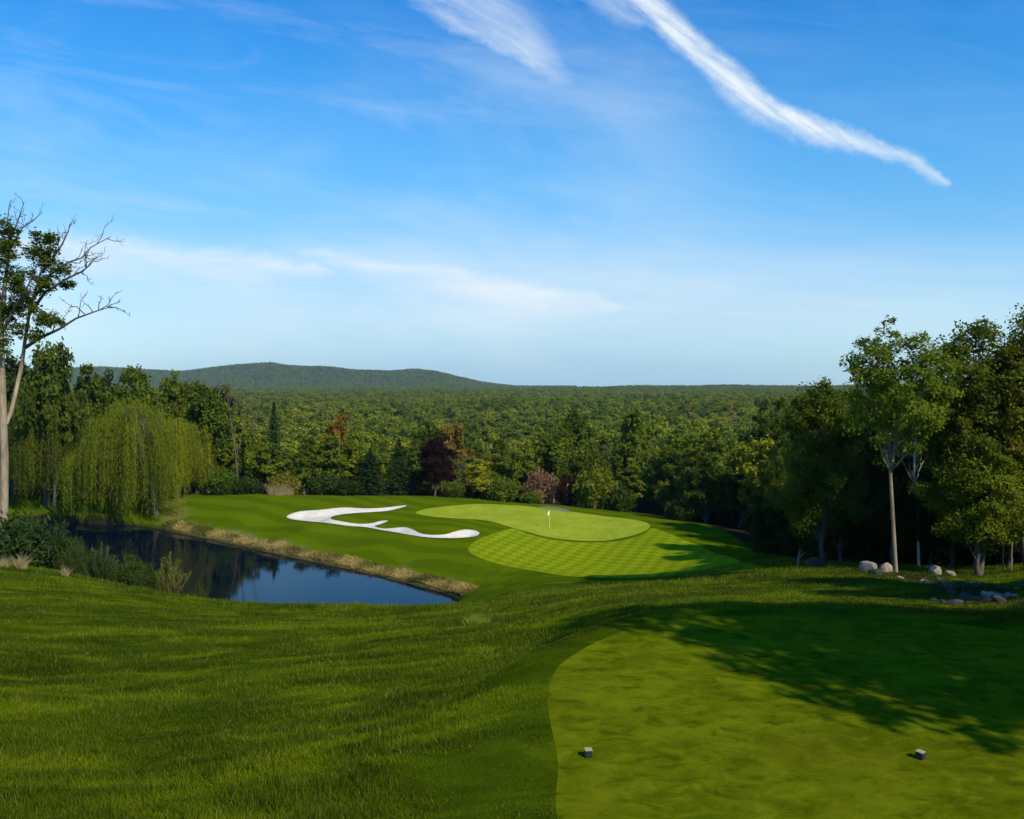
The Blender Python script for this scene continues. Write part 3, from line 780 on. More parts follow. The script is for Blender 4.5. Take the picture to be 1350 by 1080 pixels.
for k, (px, top, w_, d) in enumerate(((20, 560, 110, 137), (95, 575, 90, 139), (150, 570, 100, 136), (210, 580, 90, 140), (260, 590, 80, 137), (-30, 540, 110, 133))):
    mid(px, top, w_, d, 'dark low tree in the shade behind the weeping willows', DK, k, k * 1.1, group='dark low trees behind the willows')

# right wood
RT = [broadleaf(700, 16, 3.6, .40, 17, 250, 85, .22, .105, pale='palebark', spread=1.12, twigs=190, gap=.62),
      broadleaf(701, 14, 4.2, .10, 14, 300, 130, .25, .20, twigs=120, gap=.3),
      broadleaf(702, 17, 5.0, .14, 15, 330, 140, .26, .28, twigs=140, gap=.3),
      broadleaf(703, 14, 4.4, .06, 14, 300, 130, .25, .20, twigs=120, gap=.25, squash=.8)]
def near(px, top, wpx, d, label, col, k, rot=0., group='trees of the dark wood beside the fairway', r0=None):
    return spot_tree('broadleaf_tree', px, top, wpx, d, label, col, RT[k], [16, 14, 17, 14][k], (r0 or [3.6, 4.2, 5.0, 4.4][k] * 1.05), rot=rot, group=group)
near(1181, 415, 150, 49.5, 'tall slender tree with long bare pale trunk beside the boulders', (.095,.140,.007), 0, .6)
near(1086, 492, 132, 57, 'dark leafy tree behind the dark grey boulder', (.068,.100,.007), 1, 1.6)
near(1290, 420, 170, 51, 'big dark tree with spreading limbs right of the tall slender trunk', (.074,.102,.008), 2, 2.2)
near(1356, 402, 150, 51, 'tall olive tinged tree cut by the picture edge', (.105,.112,.008), 2, 4.2)
near(1290, 560, 150, 50, 'low drooping tree over the lawn beyond the ditch', (.105,.140,.007), 3, .9)
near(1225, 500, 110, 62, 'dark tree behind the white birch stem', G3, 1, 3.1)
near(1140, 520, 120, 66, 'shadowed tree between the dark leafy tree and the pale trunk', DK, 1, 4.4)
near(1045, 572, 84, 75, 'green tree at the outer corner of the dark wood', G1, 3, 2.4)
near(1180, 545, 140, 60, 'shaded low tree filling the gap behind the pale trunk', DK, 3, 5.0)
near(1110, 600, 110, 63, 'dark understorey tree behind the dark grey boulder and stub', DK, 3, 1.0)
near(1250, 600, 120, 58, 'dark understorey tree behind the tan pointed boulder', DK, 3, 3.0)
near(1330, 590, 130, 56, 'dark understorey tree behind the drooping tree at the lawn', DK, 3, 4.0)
rng = np.random.default_rng(91)
US = [broadleaf(720 + q, 5, 3.0, .0, 9, 120, 90, .30, .06, squash=.9) for q in range(2)]  # bushes added with darkened leaves to blacken the wood's interior
for q in range(22):
    px = 1015 + 19 * q + rng.normal() * 8; d = float(np.interp(px, [1015, 1100, 1200, 1420], [76, 66, 62, 60])) + rng.normal() * 2.0 + (q % 2) * 5
    l_ = ground_at(px, d); e = place('shade_fill_bush', US[q % 2], l_, 5, 4.2 + 3 * rng.random(), 3.0, 2.6 + rng.random(), 'added bush, leaves darkened to deepen the shade under the dark wood', 'bush', (.026, .042, .004), rng.random() * 6, 'added understorey bushes of the dark wood', ('stem', 'foliage'))
bx, by, bz = ground_at(1210, 58)
pth_ = [np.array(W(px, py, 58)) - [bx, by, bz] for px, py in ((1212, 760), (1210, 700), (1209, 660), (1205, 625), (1206, 590), (1212, 555))]
e = empty('birch_tree', (bx, by, bz), 'thin white birch stem in the dark wood beside the tall slender tree', 'birch')
link('trunk', bare(71, pth_, [.10, .09, .085, .075, .06, .03], 6, 2, .5, 'birch'), e)
for px, lab in ((1333, 'thin pale sapling stem under the drooping tree, outer one'), (1322, 'thin pale sapling stem under the drooping tree, nearer the ditch')):
    b_ = ground_at(px, 52); e = empty('sapling', b_, lab, 'sapling', 'pale sapling stems')
    link('trunk', bare(px, [[0, 0, -.2], [.05, 0, 2], [.0, .05, 4.5], [.1, .1, 7]], [.045, .04, .03, .01], 5, 1, .4), e)
b_ = ground_at(1052, 57.5); e = empty('dead_stub', b_, 'short pale forked dead stub beside the dark grey boulder', 'stub')
g = Geo(); rr = np.random.default_rng(3)
g.tube([[0, 0, -.2], [.02, 0, .3], [.05, 0, .7], [.16, 0, 1.2]], [.12, .10, .09, .04], 7); g.tube([[.05, 0, .6], [.32, 0, .9], [.52, 0, 1.05]], [.07, .05, .02], 6)
link('trunk', g.build('trunk', [M['palebark']]), e)

# bare trunks on the far side
b_ = ground_at(312, 127)
pA = [np.array(W(px, py, 127)) - b_ for px, py in ((316, 650), (313, 628), (311, 600), (306, 570), (303, 545), (301, 522))]
e = empty('bare_tree', b_, 'thin forked bare tree trunk in front of green trees', 'bare tree')
t_ = bare(81, pA, [.15, .13, .10, .08, .05, .02], 4, 2, .4, 'bark')
link('trunk', t_, e)
pB = [np.array(W(px, py, 127)) - b_ for px, py in ((312, 602), (317, 580), (321, 560), (322, 540))]
link('limb', bare(82, pB, [.09, .07, .05, .02], 4, 2, .4, 'bark'), e)
b_ = ground_at(332, 150)
e = empty('bare_tree', b_, 'leafless grey tree top beside the tall lone spruce', 'bare tree')
link('trunk', bare(83, [np.array(W(px, py, 150)) - b_ for px, py in ((333, 645), (332, 580), (331, 545), (334, 508))], [.16, .13, .08, .02], 8, 2, .45, 'bark'), e)
b_ = ground_at(711, 128.5); e = empty('dead_snag', b_, 'slim whitish dead snag standing above the pink bush', 'snag')
link('trunk', bare(84, [[0, 0, -.3], [.1, 0, 2.5], [0, 0, 5.6]], [.13, .12, .09], 3, 1, .3, 'birch'), e)

# the big part-dead oak at the left edge
OD = 65.
ob = ground_at(4, OD)
def OP(px, py, dd=0.): return np.array(W(px, py, OD + dd)) - ob
rng = np.random.default_rng(42)
e = empty('oak_tree', ob, 'tall half dead oak with pale trunk and bare crooked limbs', 'oak')
g = Geo()
g.tube([[0, 0, -.6], [0, 0, 0], OP(5, 672), OP(6, 600), OP(4, 540), OP(2, 480), OP(1, 430), OP(6, 380), OP(12, 330), OP(14, 300)], [.50, .38, .32, .29, .27, .25, .21, .16, .10, .05], 12)
g.tube([OP(8, 560), OP(14, 545, .4), OP(20, 520, .8), OP(29, 480, 1), OP(33, 450, 1), OP(40, 405, .5), OP(55, 355, .2), OP(62, 325, 0)], [.15, .17, .16, .15, .14, .11, .08, .03], 9)
limbs = [([(34, 458, 1), (52, 446, .5), (78, 434, 0), (100, 420, -.3), (125, 411, -.5), (148, 404, -.6)], .13),
         ([(38, 415, .6), (60, 385, 0), (85, 369, -.5), (108, 358, -.7), (118, 350, -.8), (125, 341, -.8)], .11),
         ([(40, 400, .5), (66, 362, .9), (90, 346, 1.2), (108, 340, 1.3), (120, 326, 1.4), (146, 312, 1.5)], .09),
         ([(55, 360, .2), (70, 340, .3), (82, 322, .3), (90, 305, .2), (93, 294, .2)], .08),
         ([(10, 345, .1), (14, 315, 0), (24, 290, -.2), (32, 266, -.3)], .07),
         ([(12, 330, 0), (30, 300, .4), (45, 290, .6), (56, 279, .8)], .05),
         ([(14, 320, 0), (10, 290, -.4), (12, 272, -.6)], .05),
         ([(2, 440, 0), (20, 405, -.8), (38, 375, -1.2), (50, 345, -1.5)], .12),
         ([(1, 430, 0), (-30, 390, 0), (-60, 340, .5)], .14), ([(4, 400, 0), (-20, 340, -.5), (-30, 300, -.6)], .1)]
def twigs(p, r, lev, n):
    if lev == 0: return
    L = np.linalg.norm(p[-1] - p[0])
    for q in range(n):
        f = .3 + .7 * rng.random(); s = f * (len(p) - 1); i0 = min(int(s), len(p) - 2); a = p[i0] + (p[i0+1] - p[i0]) * (s - i0)
        dr = unit(unit(p[-1] - p[0]) * .8 + rng.normal(size=3) * [.7, .7, .7] + [0, 0, .2])
        b2 = a + dr * L * (.14 + .16 * rng.random()); pp_ = bend(a, b2, rng, 4, .07)
        g.tube(pp_, np.linspace(r * .38, .014, 4), 4, 1); twigs(pp_, r * .5, lev - 1, 4)
for pts, r in limbs:
    p_ = np.array([OP(*q) for q in pts]); g.tube(p_, np.linspace(r * 1.25, .025, len(p_)), 6, 1); twigs(p_, r, 2, 9)
link('trunk', g.build('trunk', [M['palebark'], M['bark']]), e)
g = Geo(); CL = []
for px, py, rp, n in ((8, 330, 28, 34), (-20, 350, 40, 40), (50, 325, 20, 22), (62, 342, 18, 18), (22, 372, 26, 30), (82, 355, 14, 10), (58, 372, 18, 16), (36, 402, 20, 20), (6, 405, 22, 20), (55, 422, 15, 14),
                      (75, 422, 10, 6), (22, 432, 14, 10), (-30, 420, 40, 30), (8, 300, 18, 10), (68, 312, 9, 6), (45, 445, 12, 8), (88, 372, 9, 5), (5, 455, 16, 10)):
    for q in range(n):
        v = unit(rng.normal(size=3)) * (rng.random() ** .5) * rp
        CL.append(OP(px + v[0], py + v[1], v[2] * .075))
CL = np.array(CL)
clump_leaves(g, rng, CL, .34 + .36 * rng.random(len(CL)), 84, .21, np.array([0, 0, 16.]))
o = link('crown', g.build('crown', [M['leaf']]), e); o.color = (.058, .088, .008, 1)

# shrubs and dry clumps
SH = [shrub(800, 1.6, 1.3, 46, 110, .15), shrub(801, 1.4, 1.5, 44, 100, .13, .4), shrub(802, 1.6, 1.3, 34, 90, .17, 1.0, .25), shrub(803, 2.2, 1.5, 40, 110, .3, .3)]
SHD = [(1.6, 1.3), (1.4, 1.5), (1.6, 1.3), (2.2, 1.5)]
def bush(name, px, base, top, wpx, d, k, lab, col, rot=0, group=None):
    x_, y_ = (px - CX) / F0 * d, d; z_ = float(zt([x_], [y_])[0])
    H = CAMZ - (top - HY) / F0 * d - z_
    return place(name, SH[k], (x_, y_, z_), SHD[k][0], H, SHD[k][1] * 1.05, wpx / F0 * d / 2, lab, 'shrub', col, rot, group, ('stem', 'foliage'))
PB = 'shrubs on the near pond bank'
bush('shrub', 26, 0, 678, 80, 58, 3, 'large dark shrub at the foot of the oak', (.030,.062,.014), 0, PB)
bush('shrub', 75, 0, 690, 60, 62, 0, 'dark shrub just right of the shrub under the oak', (.030,.056,.010), 1, PB)
bush('shrub', 98, 0, 712, 46, 57, 1, 'feathery green shrub at the left end of the low pond bank row', (.042,.074,.011), 1, PB)
bush('shrub', 132, 0, 714, 46, 60, 2, 'grey-green pale tipped shrub in the low pond bank row', (.085,.105,.040), 2, PB)
bush('shrub', 128, 0, 728, 50, 55, 1, 'low dark shrub in front of the grey-green pale tipped one', (.034,.062,.009), 2, PB)
bush('shrub', 168, 0, 733, 52, 56, 0, 'rounded green shrub in the middle of the low pond bank row', (.048,.082,.010), 3, PB)
bush('shrub', 196, 0, 744, 40, 54, 1, 'dark green shrub touching the pale upright willowy shrub', (.040,.072,.010), 5, PB)
bush('shrub', 222, 0, 729, 58, 56, 2, 'pale yellowish upright willowy shrub at the end of the pond bank row', (.125,.135,.024), 4, PB)
bush('shrub', 262, 0, 764, 26, 58, 2, 'thin twiggy weed standing alone at the water edge', (.045,.07,.012), 4, PB)
bush('shrub', 375, 0, 624, 44, 122.5, 3, 'yellowish shrub directly behind the straw grass clump', (.16,.155,.020), 2)
bush('shrub', 294, 0, 619, 40, 122, 3, 'light green bush between the willow and the bare forked trunk', (.070,.12,.010), 3)
bush('shrub', 598, 0, 635, 32, 121, 3, 'small drooping yellow-green shrub beneath the purple maple', (.085,.115,.012), 3)
bush('shrub', 664, 0, 628, 44, 121, 3, 'low green shrub right of the round yellow-green tree', (.11,.15,.012), 5)
bush('flowering_bush', 714, 0, 619, 44, 123, 3, 'pinkish brown flowering bush behind the flag', (.20,.115,.075), 5)
bush('flowering_bush', 748, 0, 628, 30, 121, 3, 'dark red bush beside the pinkish flowering bush', (.035,.012,.010), 6)
bush('shrub', 785, 0, 615, 60, 119, 3, 'wide yellow-green shrub right of the dark red bush', (.140,.168,.012), 7)
bush('shrub', 700, 0, 648, 30, 120, 3, 'small bright shrub at the foot of the pinkish flowering bush', (.10,.15,.014), 1)
bush('shrub', 815, 0, 640, 44, 117, 3, 'dull green shrub at the back edge of the green', (.048,.08,.010), 1)
bush('shrub', 900, 0, 655, 44, 107, 3, 'dusky green shrub beside the dark spreading tree', (.045,.075,.010), 2)
bush('shrub', 430, 0, 625, 50, 123, 3, 'green bush left of the two dark spruces', (.04,.075,.009), 2)
bush('shrub', 325, 0, 628, 44, 123, 3, 'dark green bush left of the straw grass clump', (.036,.068,.009), 4)
bush('shrub', 458, 0, 632, 40, 122, 3, 'dark bush tucked against the shorter spruce', (.028,.054,.009), 5)

def dry_clump(px, base_d, wpx, hpx, n, lab, m='dryb', name='grass_clump'):
    x0, y0, _ = ground_at(px, base_d); k = base_d / F0
    rg = np.random.default_rng(int(px)); a = rg.random(n) * 6.28; r = np.sqrt(rg.random(n)) * wpx * k / 2
    x_ = x0 + np.cos(a) * r; y_ = y0 + np.sin(a) * r * .8
    q = r / (wpx * k / 2)
    h = hpx * k * (.25 + .85 * rg.random(n) ** .8) * (1 - .45 * q ** 2)
    o = blades(name, x_, y_, h, np.full(n, .012 + .12 * k), M[m], rg, 1.3)
    del o['kind']; return tag(o, lab, 'grass clump')
dry_clump(370, 120.5, 34, 19, 1100, 'wide straw coloured tall grass clump at the wood edge')
dry_clump(28, 52, 12, 24, 300, 'tallest straw coloured grass tuft on the near slope at the pond bushes')
dry_clump(5, 52, 12, 17, 180, 'short straw tuft at the picture edge above the near slope')
dry_clump(86, 51, 8, 17, 130, 'small pale straw tuft in front of the pond bank shrubs')
dry_clump(628, 33, 42, 15, 420, 'yellow flowering weed patch on the slope below the pond end', 'weed', 'weed_clump')

# trees beyond the frame that shade the tee and the ditch
SHT = 'trees beside the tee that shade it'
def shade(x_, y_, H, Rr, k, rot):
    z_ = float(zt([x_], [y_])[0])
    place('broadleaf_tree', RT[k], (x_, y_, z_), [16, 14, 17, 14][k], H, [3.6, 4.2, 5.0, 4.4][k], Rr, 'leafy tree beside the tee throwing shade across it', 'tree', (.05, .085, .01), rot, SHT)
shade(19.6, 7.6, 16.5, 4.6, 0, .3); shade(24.2, 4.2, 17.5, 4.6, 0, 1.3); shade(29, -.5, 19, 5, 2, 2.3); shade(28, 7.5, 15, 4.6, 1, 5.0)
shade(32, 17, 16, 5.0, 1, 3.0); shade(35, 23, 17, 5.5, 2, 4.0); shade(36, 11, 17, 5, 2, .6)

# ------------------------------------------------------------------ the wood in the valley
rng = np.random.default_rng(11)
cand = []
dmin_p = ([-200, 0, 300, 850, 1050, 1200, 1500], [140, 140, 135, 130, 84, 74, 72])
yy = 72.
while yy < 300:
    sp_ = 6.6 + yy * .012
    for xx in np.arange(-.70 * yy - 6, .70 * yy + 6, sp_):
        x_ = xx + rng.normal() * sp_ * .28; y_ = yy + rng.normal() * sp_ * .28
        px = CX + F0 * x_ / y_
        if y_ < np.interp(px, *dmin_p): continue
        cand.append((y_, x_, px))
    yy += sp_ * .92
cand.sort(); cand = cand[:292]
DLAST = cand[-1][0]
ZT = zt([c[1] for c in cand], [c[0] for c in cand])
PAL = [(G1, 'mid green'), (G2, 'fresh green'), (G3, 'deep green'), (YG, 'yellow-green'), (OL, 'olive'), ((.11, .112, .05), 'pale grey-green'), ((.10, .075, .022), 'russet tinged')]
LM = [(-1e9, 'behind the weeping willows'), (300, 'beyond the straw grass clump'), (465, 'beyond the dark spruces'), (550, 'beyond the purple maple'), (650, 'beyond the flag'), (800, 'beyond the back corner of the green'), (930, 'behind the spreading tree on the slope'), (1040, 'deep in the dark wood beside the fairway')]
for (y_, x_, px), z_ in zip(cand, ZT):
    top = np.interp(y_, [70, 130, 165, 210, 260], [14, 9.5, 7, 4.5, 2.5]) if 310 < px < 1030 else (np.interp(y_, [70, 140, 200], [17, 19, 8]))
    H = max(7.5, top - z_ + rng.normal() * 1.5 - 1.2)
    k = int(rng.integers(0, 6)); ci = int(rng.choice(7, p=[.28, .22, .2, .13, .11, .04, .02]))
    if px > 1040: ci = 2 if rng.random() < .8 else 0
    lm = [t for a, t in LM if px >= a][-1]
    o = link('broadleaf_tree', FOR[k]); r_ = (4.2 + 2.1 * rng.random()) * (1 + (y_ - 130) * .001)
    o.scale = (r_ / FR[k], r_ / FR[k], H / 10); o.location = (x_, y_, z_); o.rotation_euler = (0, 0, rng.random() * 6.28)
    v = .8 + .4 * rng.random(); o.color = (*(c * v for c in PAL[ci][0]), 1)
    tag(o, f'{PAL[ci][1]} tree crowded in the wood {lm}', 'tree', 'trees of the valley wood')

# far wood: one mass nobody could count
pts = []
d0 = DLAST - 4
yy = d0
while yy < 4700:
    sp_ = 11.0 if yy < 500 else 11.6 if yy < 900 else 12.5 if yy < 2600 else 15.0
    xs = np.arange(-.69 * yy, .69 * yy, sp_); n = len(xs)
    pts.append(np.stack([xs + rng.normal(size=n) * sp_ * .3, yy + rng.normal(size=n) * sp_ * .3], 1))
    yy += sp_ * .9
P = np.concatenate(pts)
pz = zt(P[:, 0], P[:, 1]); ppx = CX + F0 * P[:, 0] / P[:, 1]
keep = ~((P[:, 1] > 2700) & (ppx > 760))
P, pz = P[keep], pz[keep]
me = bpy.data.meshes.new('valley_wood'); me.vertices.add(len(P)); me.vertices.foreach_set('co', np.column_stack([P, pz]).astype(np.float32).ravel())
sc = (1.30 + 1.25 * rng.random(len(P)) ** 1.6 + 1.0 * vnoise(P[:, 0] / 45, P[:, 1] / 60, 31)).astype(np.float32)
sc *= np.where(P[:, 1] > 900, 1.15, 1.0).astype(np.float32)
sc = np.minimum(sc, np.where(P[:, 1] < 450, 1.9, 2.0)).astype(np.float32)
for nm, v in (('sz', sc), ('rz', (rng.random(len(P)) * 6.28).astype(np.float32))):
    at = me.attributes.new(nm, 'FLOAT', 'POINT'); at.data.foreach_set('value', v)
wood = link('valley_wood', me); tag(wood, 'distant green wood covering the valley and the far hill', 'wood', kind='stuff')
hid = bpy.data.collections.new('wood_tree_kinds')
for k, f in enumerate(FAR):
    o = bpy.data.objects.new('wood_tree', f); hid.objects.link(o)
ng = bpy.data.node_groups.new('valley_wood', 'GeometryNodeTree')
ng.interface.new_socket('Geometry', in_out='INPUT', socket_type='NodeSocketGeometry'); ng.interface.new_socket('Geometry', in_out='OUTPUT', socket_type='NodeSocketGeometry')
A = ng.nodes.new; gi, go = A('NodeGroupInput'), A('NodeGroupOutput')
ci = A('GeometryNodeCollectionInfo'); ci.inputs['Collection'].default_value = hid; ci.inputs['Separate Children'].default_value = True; ci.inputs['Reset Children'].default_value = True
ip = A('GeometryNodeInstanceOnPoints'); ip.inputs['Pick Instance'].default_value = True
a1, a2 = A('GeometryNodeInputNamedAttribute'), A('GeometryNodeInputNamedAttribute')
a1.data_type = a2.data_type = 'FLOAT'; a1.inputs[0].default_value = 'sz'; a2.inputs[0].default_value = 'rz'
cx_ = A('ShaderNodeCombineXYZ'); mp = A('GeometryNodeMeshToPoints')
Lk = ng.links.new
Lk(gi.outputs[0], mp.inputs['Mesh']); Lk(mp.outputs[0], ip.inputs['Points']); Lk(ci.outputs[0], ip.inputs['Instance'])
Lk(a2.outputs[0], cx_.inputs[2]); Lk(cx_.outputs[0], ip.inputs['Rotation']); Lk(a1.outputs[0], ip.inputs['Scale']); Lk(ip.outputs[0], go.inputs[0])
md = wood.modifiers.new('wood', 'NODES'); md.node_group = ng
print('wood points', len(P))

# ------------------------------------------------------------------ air
HZ = (-4300, 4300, -40, 5600, -24, 150)
me = bpy.data.meshes.new('haze')
vv = [(HZ[a], HZ[2+b_], HZ[4+c]) for a in (0, 1) for b_ in (0, 1) for c in (0, 1)]
me.from_pydata(vv, [], [(0,1,3,2),(4,6,7,5),(0,4,5,1),(2,3,7,6),(0,2,6,4),(1,5,7,3)])
m, nt, out = mat('haze_air'); N = NT(nt)
pv = N.n('ShaderNodeVolumePrincipled', {'Color': (.52, .80, 1.0, 1), 'Density': 5.0e-5, 'Anisotropy': .0})
nt.links.new(pv.outputs[0], out.inputs['Volume']); me.materials.append(m)
tag(link('haze', me), kind='stuff')

# ------------------------------------------------------------------ sky, sun, camera
wd = bpy.data.worlds.new('World'); S.world = wd; wd.use_nodes = True
nt = wd.node_tree; nt.nodes.clear(); N = NT(nt)
out = nt.nodes.new('ShaderNodeOutputWorld')
sky = N.n('ShaderNodeTexSky', sky_type='NISHITA', sun_disc=False, sun_elevation=R(SUN_EL), sun_rotation=R(SUN_AZ), altitude=200, air_density=1.0, dust_density=.15, ozone_density=1.6)
tint = N.mix(1.0, sky.outputs[0], (.82, 1.0, 1.12), 'MULTIPLY')
hs = N.n('ShaderNodeHueSaturation', {'Hue': .5, 'Saturation': 1.35, 'Value': 1.0, 'Fac': 1.0, 'Color': tint})
skyc = hs.outputs[0]
co = N.n('ShaderNodeTexCoord').outputs['Generated']
sx = N.n('ShaderNodeSeparateXYZ', {0: co})
yy_ = N.m('MAXIMUM', sx.outputs[1], .08)
U = N.m('MULTIPLY_ADD', N.m('DIVIDE', sx.outputs[0], yy_), 1.06, .675)
V = N.m('MULTIPLY_ADD', N.m('DIVIDE', sx.outputs[2], yy_), -1.06, .505)
front = N.rng(sx.outputs[1], .1, .3)
uv = N.n('ShaderNodeCombineXYZ', {0: U, 1: V}).outputs[0]
wn = N.n('ShaderNodeTexNoise', {'Vector': uv, 'Scale': 9.0, 'Detail': 5, 'Roughness': .6})
wn2 = N.n('ShaderNodeTexNoise', {'Vector': uv, 'Scale': 3.0, 'Detail': 2})
Uw = N.m('ADD', U, N.m('MULTIPLY_ADD', wn.outputs['Fac'], .03, -.015))
Vw = N.m('ADD', V, N.m('MULTIPLY_ADD', N.n('ShaderNodeTexNoise', {'Vector': N.vmul(uv, (1, 1.3, 1)), 'Scale': 13.0, 'Detail': 8, 'Roughness': .68}).outputs['Fac'], .046, -.023))
def fcurve(v, lo, hi, pts_, ylo, yhi):
    c = N.n('ShaderNodeFloatCurve', {'Value': N.rng(v, lo, hi)})
    cv = c.mapping.curves[0]; P_ = [((a - lo) / (hi - lo), (b_ - ylo) / (yhi - ylo)) for a, b_ in pts_]
    while len(cv.points) < len(P_): cv.points.new(.5, .5)
    for q, (a, b_) in zip(cv.points, P_): q.location = (a, b_); q.handle_type = 'AUTO_CLAMPED'
    c.mapping.update()
    return N.rng(c.outputs[0], 0, 1, ylo, yhi)
def rotuv(ang, kx, ky):
    r = N.n('ShaderNodeVectorRotate', {'Vector': uv, 'Angle': ang}, rotation_type='Z_AXIS').outputs[0]
    return N.vmul(r, (kx, ky, 1))
def streak(center, wup, wlo, lo, hi, pw=1.4):
    c = fcurve(Uw, lo, hi, center, -.3, .7); a = fcurve(U, lo, hi, wup, 0, .2); b_ = fcurve(U, lo, hi, wlo, 0, .2)
    dv = N.m('SUBTRACT', Vw, c)
    up = N.m('DIVIDE', N.m('MAXIMUM', N.m('MULTIPLY', dv, -1), 0), N.m('MAXIMUM', a, .0005)); dn = N.m('DIVIDE', N.m('MAXIMUM', dv, 0), N.m('MAXIMUM', b_, .0005))
    q = N.m('ADD', up, dn)
    gate = N.rng(N.m('MINIMUM', a, b_), .0015, .010, 0, 1, True)
    return N.m('MULTIPLY', N.m('POWER', N.rng(q, 1.0, 0.0, 0, 1, True), pw), gate)
# the long bright trail
c1 = streak([(.70, -.16), (.78, -.055), (.84, -.005), (.90, .047), (.96, .102), (1.03, .148), (1.11, .180), (1.18, .202), (1.245, .238), (1.30, .262)],
            [(.70, .03), (.84, .040), (.95, .032), (1.05, .024), (1.15, .018), (1.225, .017), (1.25, .008), (1.265, .0), (1.30, .0)],
            [(.70, .04), (.84, .032), (.92, .034), (.98, .046), (1.06, .032), (1.15, .022), (1.225, .020), (1.25, .012), (1.265, .0), (1.30, .0)], .70, 1.30, 1.0)
fib1 = N.rng(N.noise(rotuv(-.62, 3, 22), 2.6, 7, .68), .28, .64, .30, 1.0)
c1 = N.m('MULTIPLY', N.m('MULTIPLY', N.m('MULTIPLY', c1, fib1), 1.12), N.rng(U, 1.02, 1.255, 1, .55), clamp=True)
# feathery veil beside it
c2 = streak([(.50, -.045), (.56, .0), (.62, .035), (.68, .068), (.72, .092), (.755, .112), (.80, .135)],
            [(.50, .10), (.56, .115), (.64, .110), (.70, .085), (.73, .055), (.752, .016), (.765, 0), (.80, 0)],
            [(.50, .03), (.60, .022), (.70, .020), (.745, .014), (.765, .0), (.80, 0)], .50, .80, .8)
fib2 = N.rng(N.noise(rotuv(-.5, 2.5, 11), 2.6, 6, .65, .8), .30, .68, .25, 1)
c2 = N.m('MULTIPLY', N.m('MULTIPLY', N.m('MULTIPLY', c2, fib2), .55), N.rng(U, .69, .765, 1, .12, True))
c2b = streak([(.70, -.06), (.78, -.01), (.83, .02), (.90, .06)], [(.70, .06), (.78, .05), (.84, .01), (.90, 0)], [(.70, .02), (.80, .03), (.85, .01), (.90, 0)], .70, .90, 1)
c2 = N.m('ADD', c2, N.m('MULTIPLY', N.m('MULTIPLY', c2b, fib2), .35))
# low bands of cirrus
band = streak([(0, .318), (.15, .332), (.35, .352), (.5, .362), (.75, .380)], [(0, .03), (.08, .028), (.2, .030), (.35, .024), (.50, .0), (.75, 0)],
              [(0, .03), (.1, .045), (.3, .055), (.40, .030), (.47, .0), (.75, .0)], 0, .75, 1.1)
bandb = streak([(.35, .330), (.45, .338), (.55, .356), (.68, .382), (.85, .405)], [(.35, .0), (.42, .008), (.5, .018), (.62, .022), (.75, .018), (.84, .002), (.85, 0)],
              [(.35, .0), (.42, .02), (.5, .045), (.62, .055), (.75, .04), (.85, .0)], .35, .85, 1.2)
band = N.m('MAXIMUM', band, bandb)
fib3 = N.rng(N.noise(rotuv(-.08, 1.5, 11), 2.0, 5, .6, .5), .3, .68, .1, 1)
band = N.m('MULTIPLY', N.m('MULTIPLY', band, fib3), .66)
thin = N.rng(N.noise(rotuv(-.16, 1.3, 7), 1.7, 7, .64, .6), .47, .80, 0, .27)
thin = N.m('MULTIPLY', thin, N.rng(U, 1.15, .6, .25, 1))
thin = N.m('MULTIPLY', thin, N.rng(V, .50, .30, .7, 1))
low = N.m('MULTIPLY', N.rng(N.m('ABSOLUTE', N.m('SUBTRACT', V, .40)), .12, 0, 0, 1, True), N.rng(N.noise(rotuv(-.06, .9, 7), 1.6, 6, .6), .35, .65, .06, .42))
soft = N.m('MULTIPLY', N.rng(N.noise(rotuv(-.25, 1.0, 2.2), 1.6, 5, .6, .4), .38, .70, 0, .24, True), N.m('MULTIPLY', N.rng(U, 1.05, .75, 0, 1, True), N.rng(V, -.02, .16, .15, 1)))
clouds = N.m('ADD', N.m('ADD', N.m('ADD', c1, c2), soft), N.m('ADD', band, N.m('ADD', thin, low)), clamp=True)
clouds = N.m('MULTIPLY', clouds, front, clamp=True)
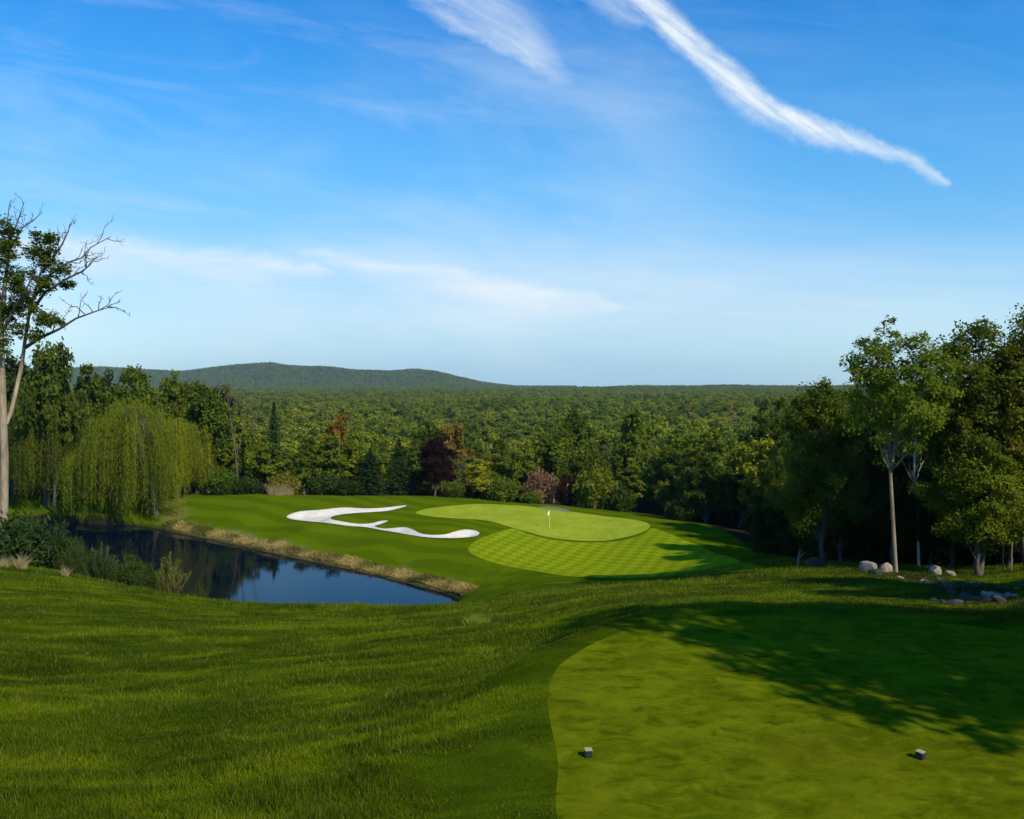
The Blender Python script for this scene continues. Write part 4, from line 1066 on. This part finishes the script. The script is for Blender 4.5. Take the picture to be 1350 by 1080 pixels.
# thin milky air low down, thickest near the horizon and away from the sun
el = N.m('MAXIMUM', sx.outputs[2], 0)
veil = N.rng(N.m('POWER', N.rng(el, .46, .0), 1.15), 0, 1, 0, .95)
veil = N.m('MULTIPLY', veil, N.rng(N.m('ABSOLUTE', N.m('SUBTRACT', U, .62)), .15, .85, 1, .62, True))
vcol = N.mix(N.rng(el, .0, .09), (2.45, 3.95, 5.15), (3.15, 4.50, 5.75))
vcol = N.mix(N.rng(el, .09, .24), vcol, (2.15, 4.50, 6.6))
skyc = N.mix(1.0, skyc, N.mix(N.rng(el, .12, .48), (1, 1, 1), (.40, 1.10, 1.27)), 'MULTIPLY')
bg = N.n('ShaderNodeBackground', {'Color': N.mix(veil, skyc, vcol), 'Strength': .15})
bg2 = N.n('ShaderNodeBackground', {'Color': (.85, .94, 1.0, 1), 'Strength': .99})
mx = N.n('ShaderNodeMixShader', {0: clouds, 1: bg.outputs[0], 2: bg2.outputs[0]})
nt.links.new(mx.outputs[0], out.inputs['Surface'])

L = bpy.data.lights.new('sun', 'SUN'); L.energy = 5.0; L.angle = R(.5); L.color = (1.0, .93, .80)
so = bpy.data.objects.new('sun', L); COL.objects.link(so)
sv = Vector((math.sin(R(SUN_AZ)) * math.cos(R(SUN_EL)), math.cos(R(SUN_AZ)) * math.cos(R(SUN_EL)), math.sin(R(SUN_EL))))
so.rotation_euler = sv.to_track_quat('Z', 'Y').to_euler(); so.location = (60, 0, 80)

cam = bpy.data.cameras.new('camera'); co_ = bpy.data.objects.new('camera', cam); COL.objects.link(co_)
co_.location = (0, 0, CAMZ); co_.rotation_euler = (R(90), 0, 0)
cam.sensor_width = 36; cam.lens = 36 * F0 / 1350; cam.shift_y = -(540 - HY) / 1350
cam.clip_start = .1; cam.clip_end = 20000
S.camera = co_
S.render.engine = 'CYCLES'
S.view_settings.view_transform = 'Standard'; S.view_settings.look = 'None'; S.view_settings.exposure = 0; S.view_settings.gamma = 1
cy = S.cycles
cy.use_denoising = True
cy.max_bounces = 6; cy.diffuse_bounces = 2; cy.glossy_bounces = 3; cy.transmission_bounces = 4; cy.transparent_max_bounces = 8; cy.volume_bounces = 0
cy.sample_clamp_indirect = 6; cy.caustics_reflective = False; cy.caustics_refractive = False
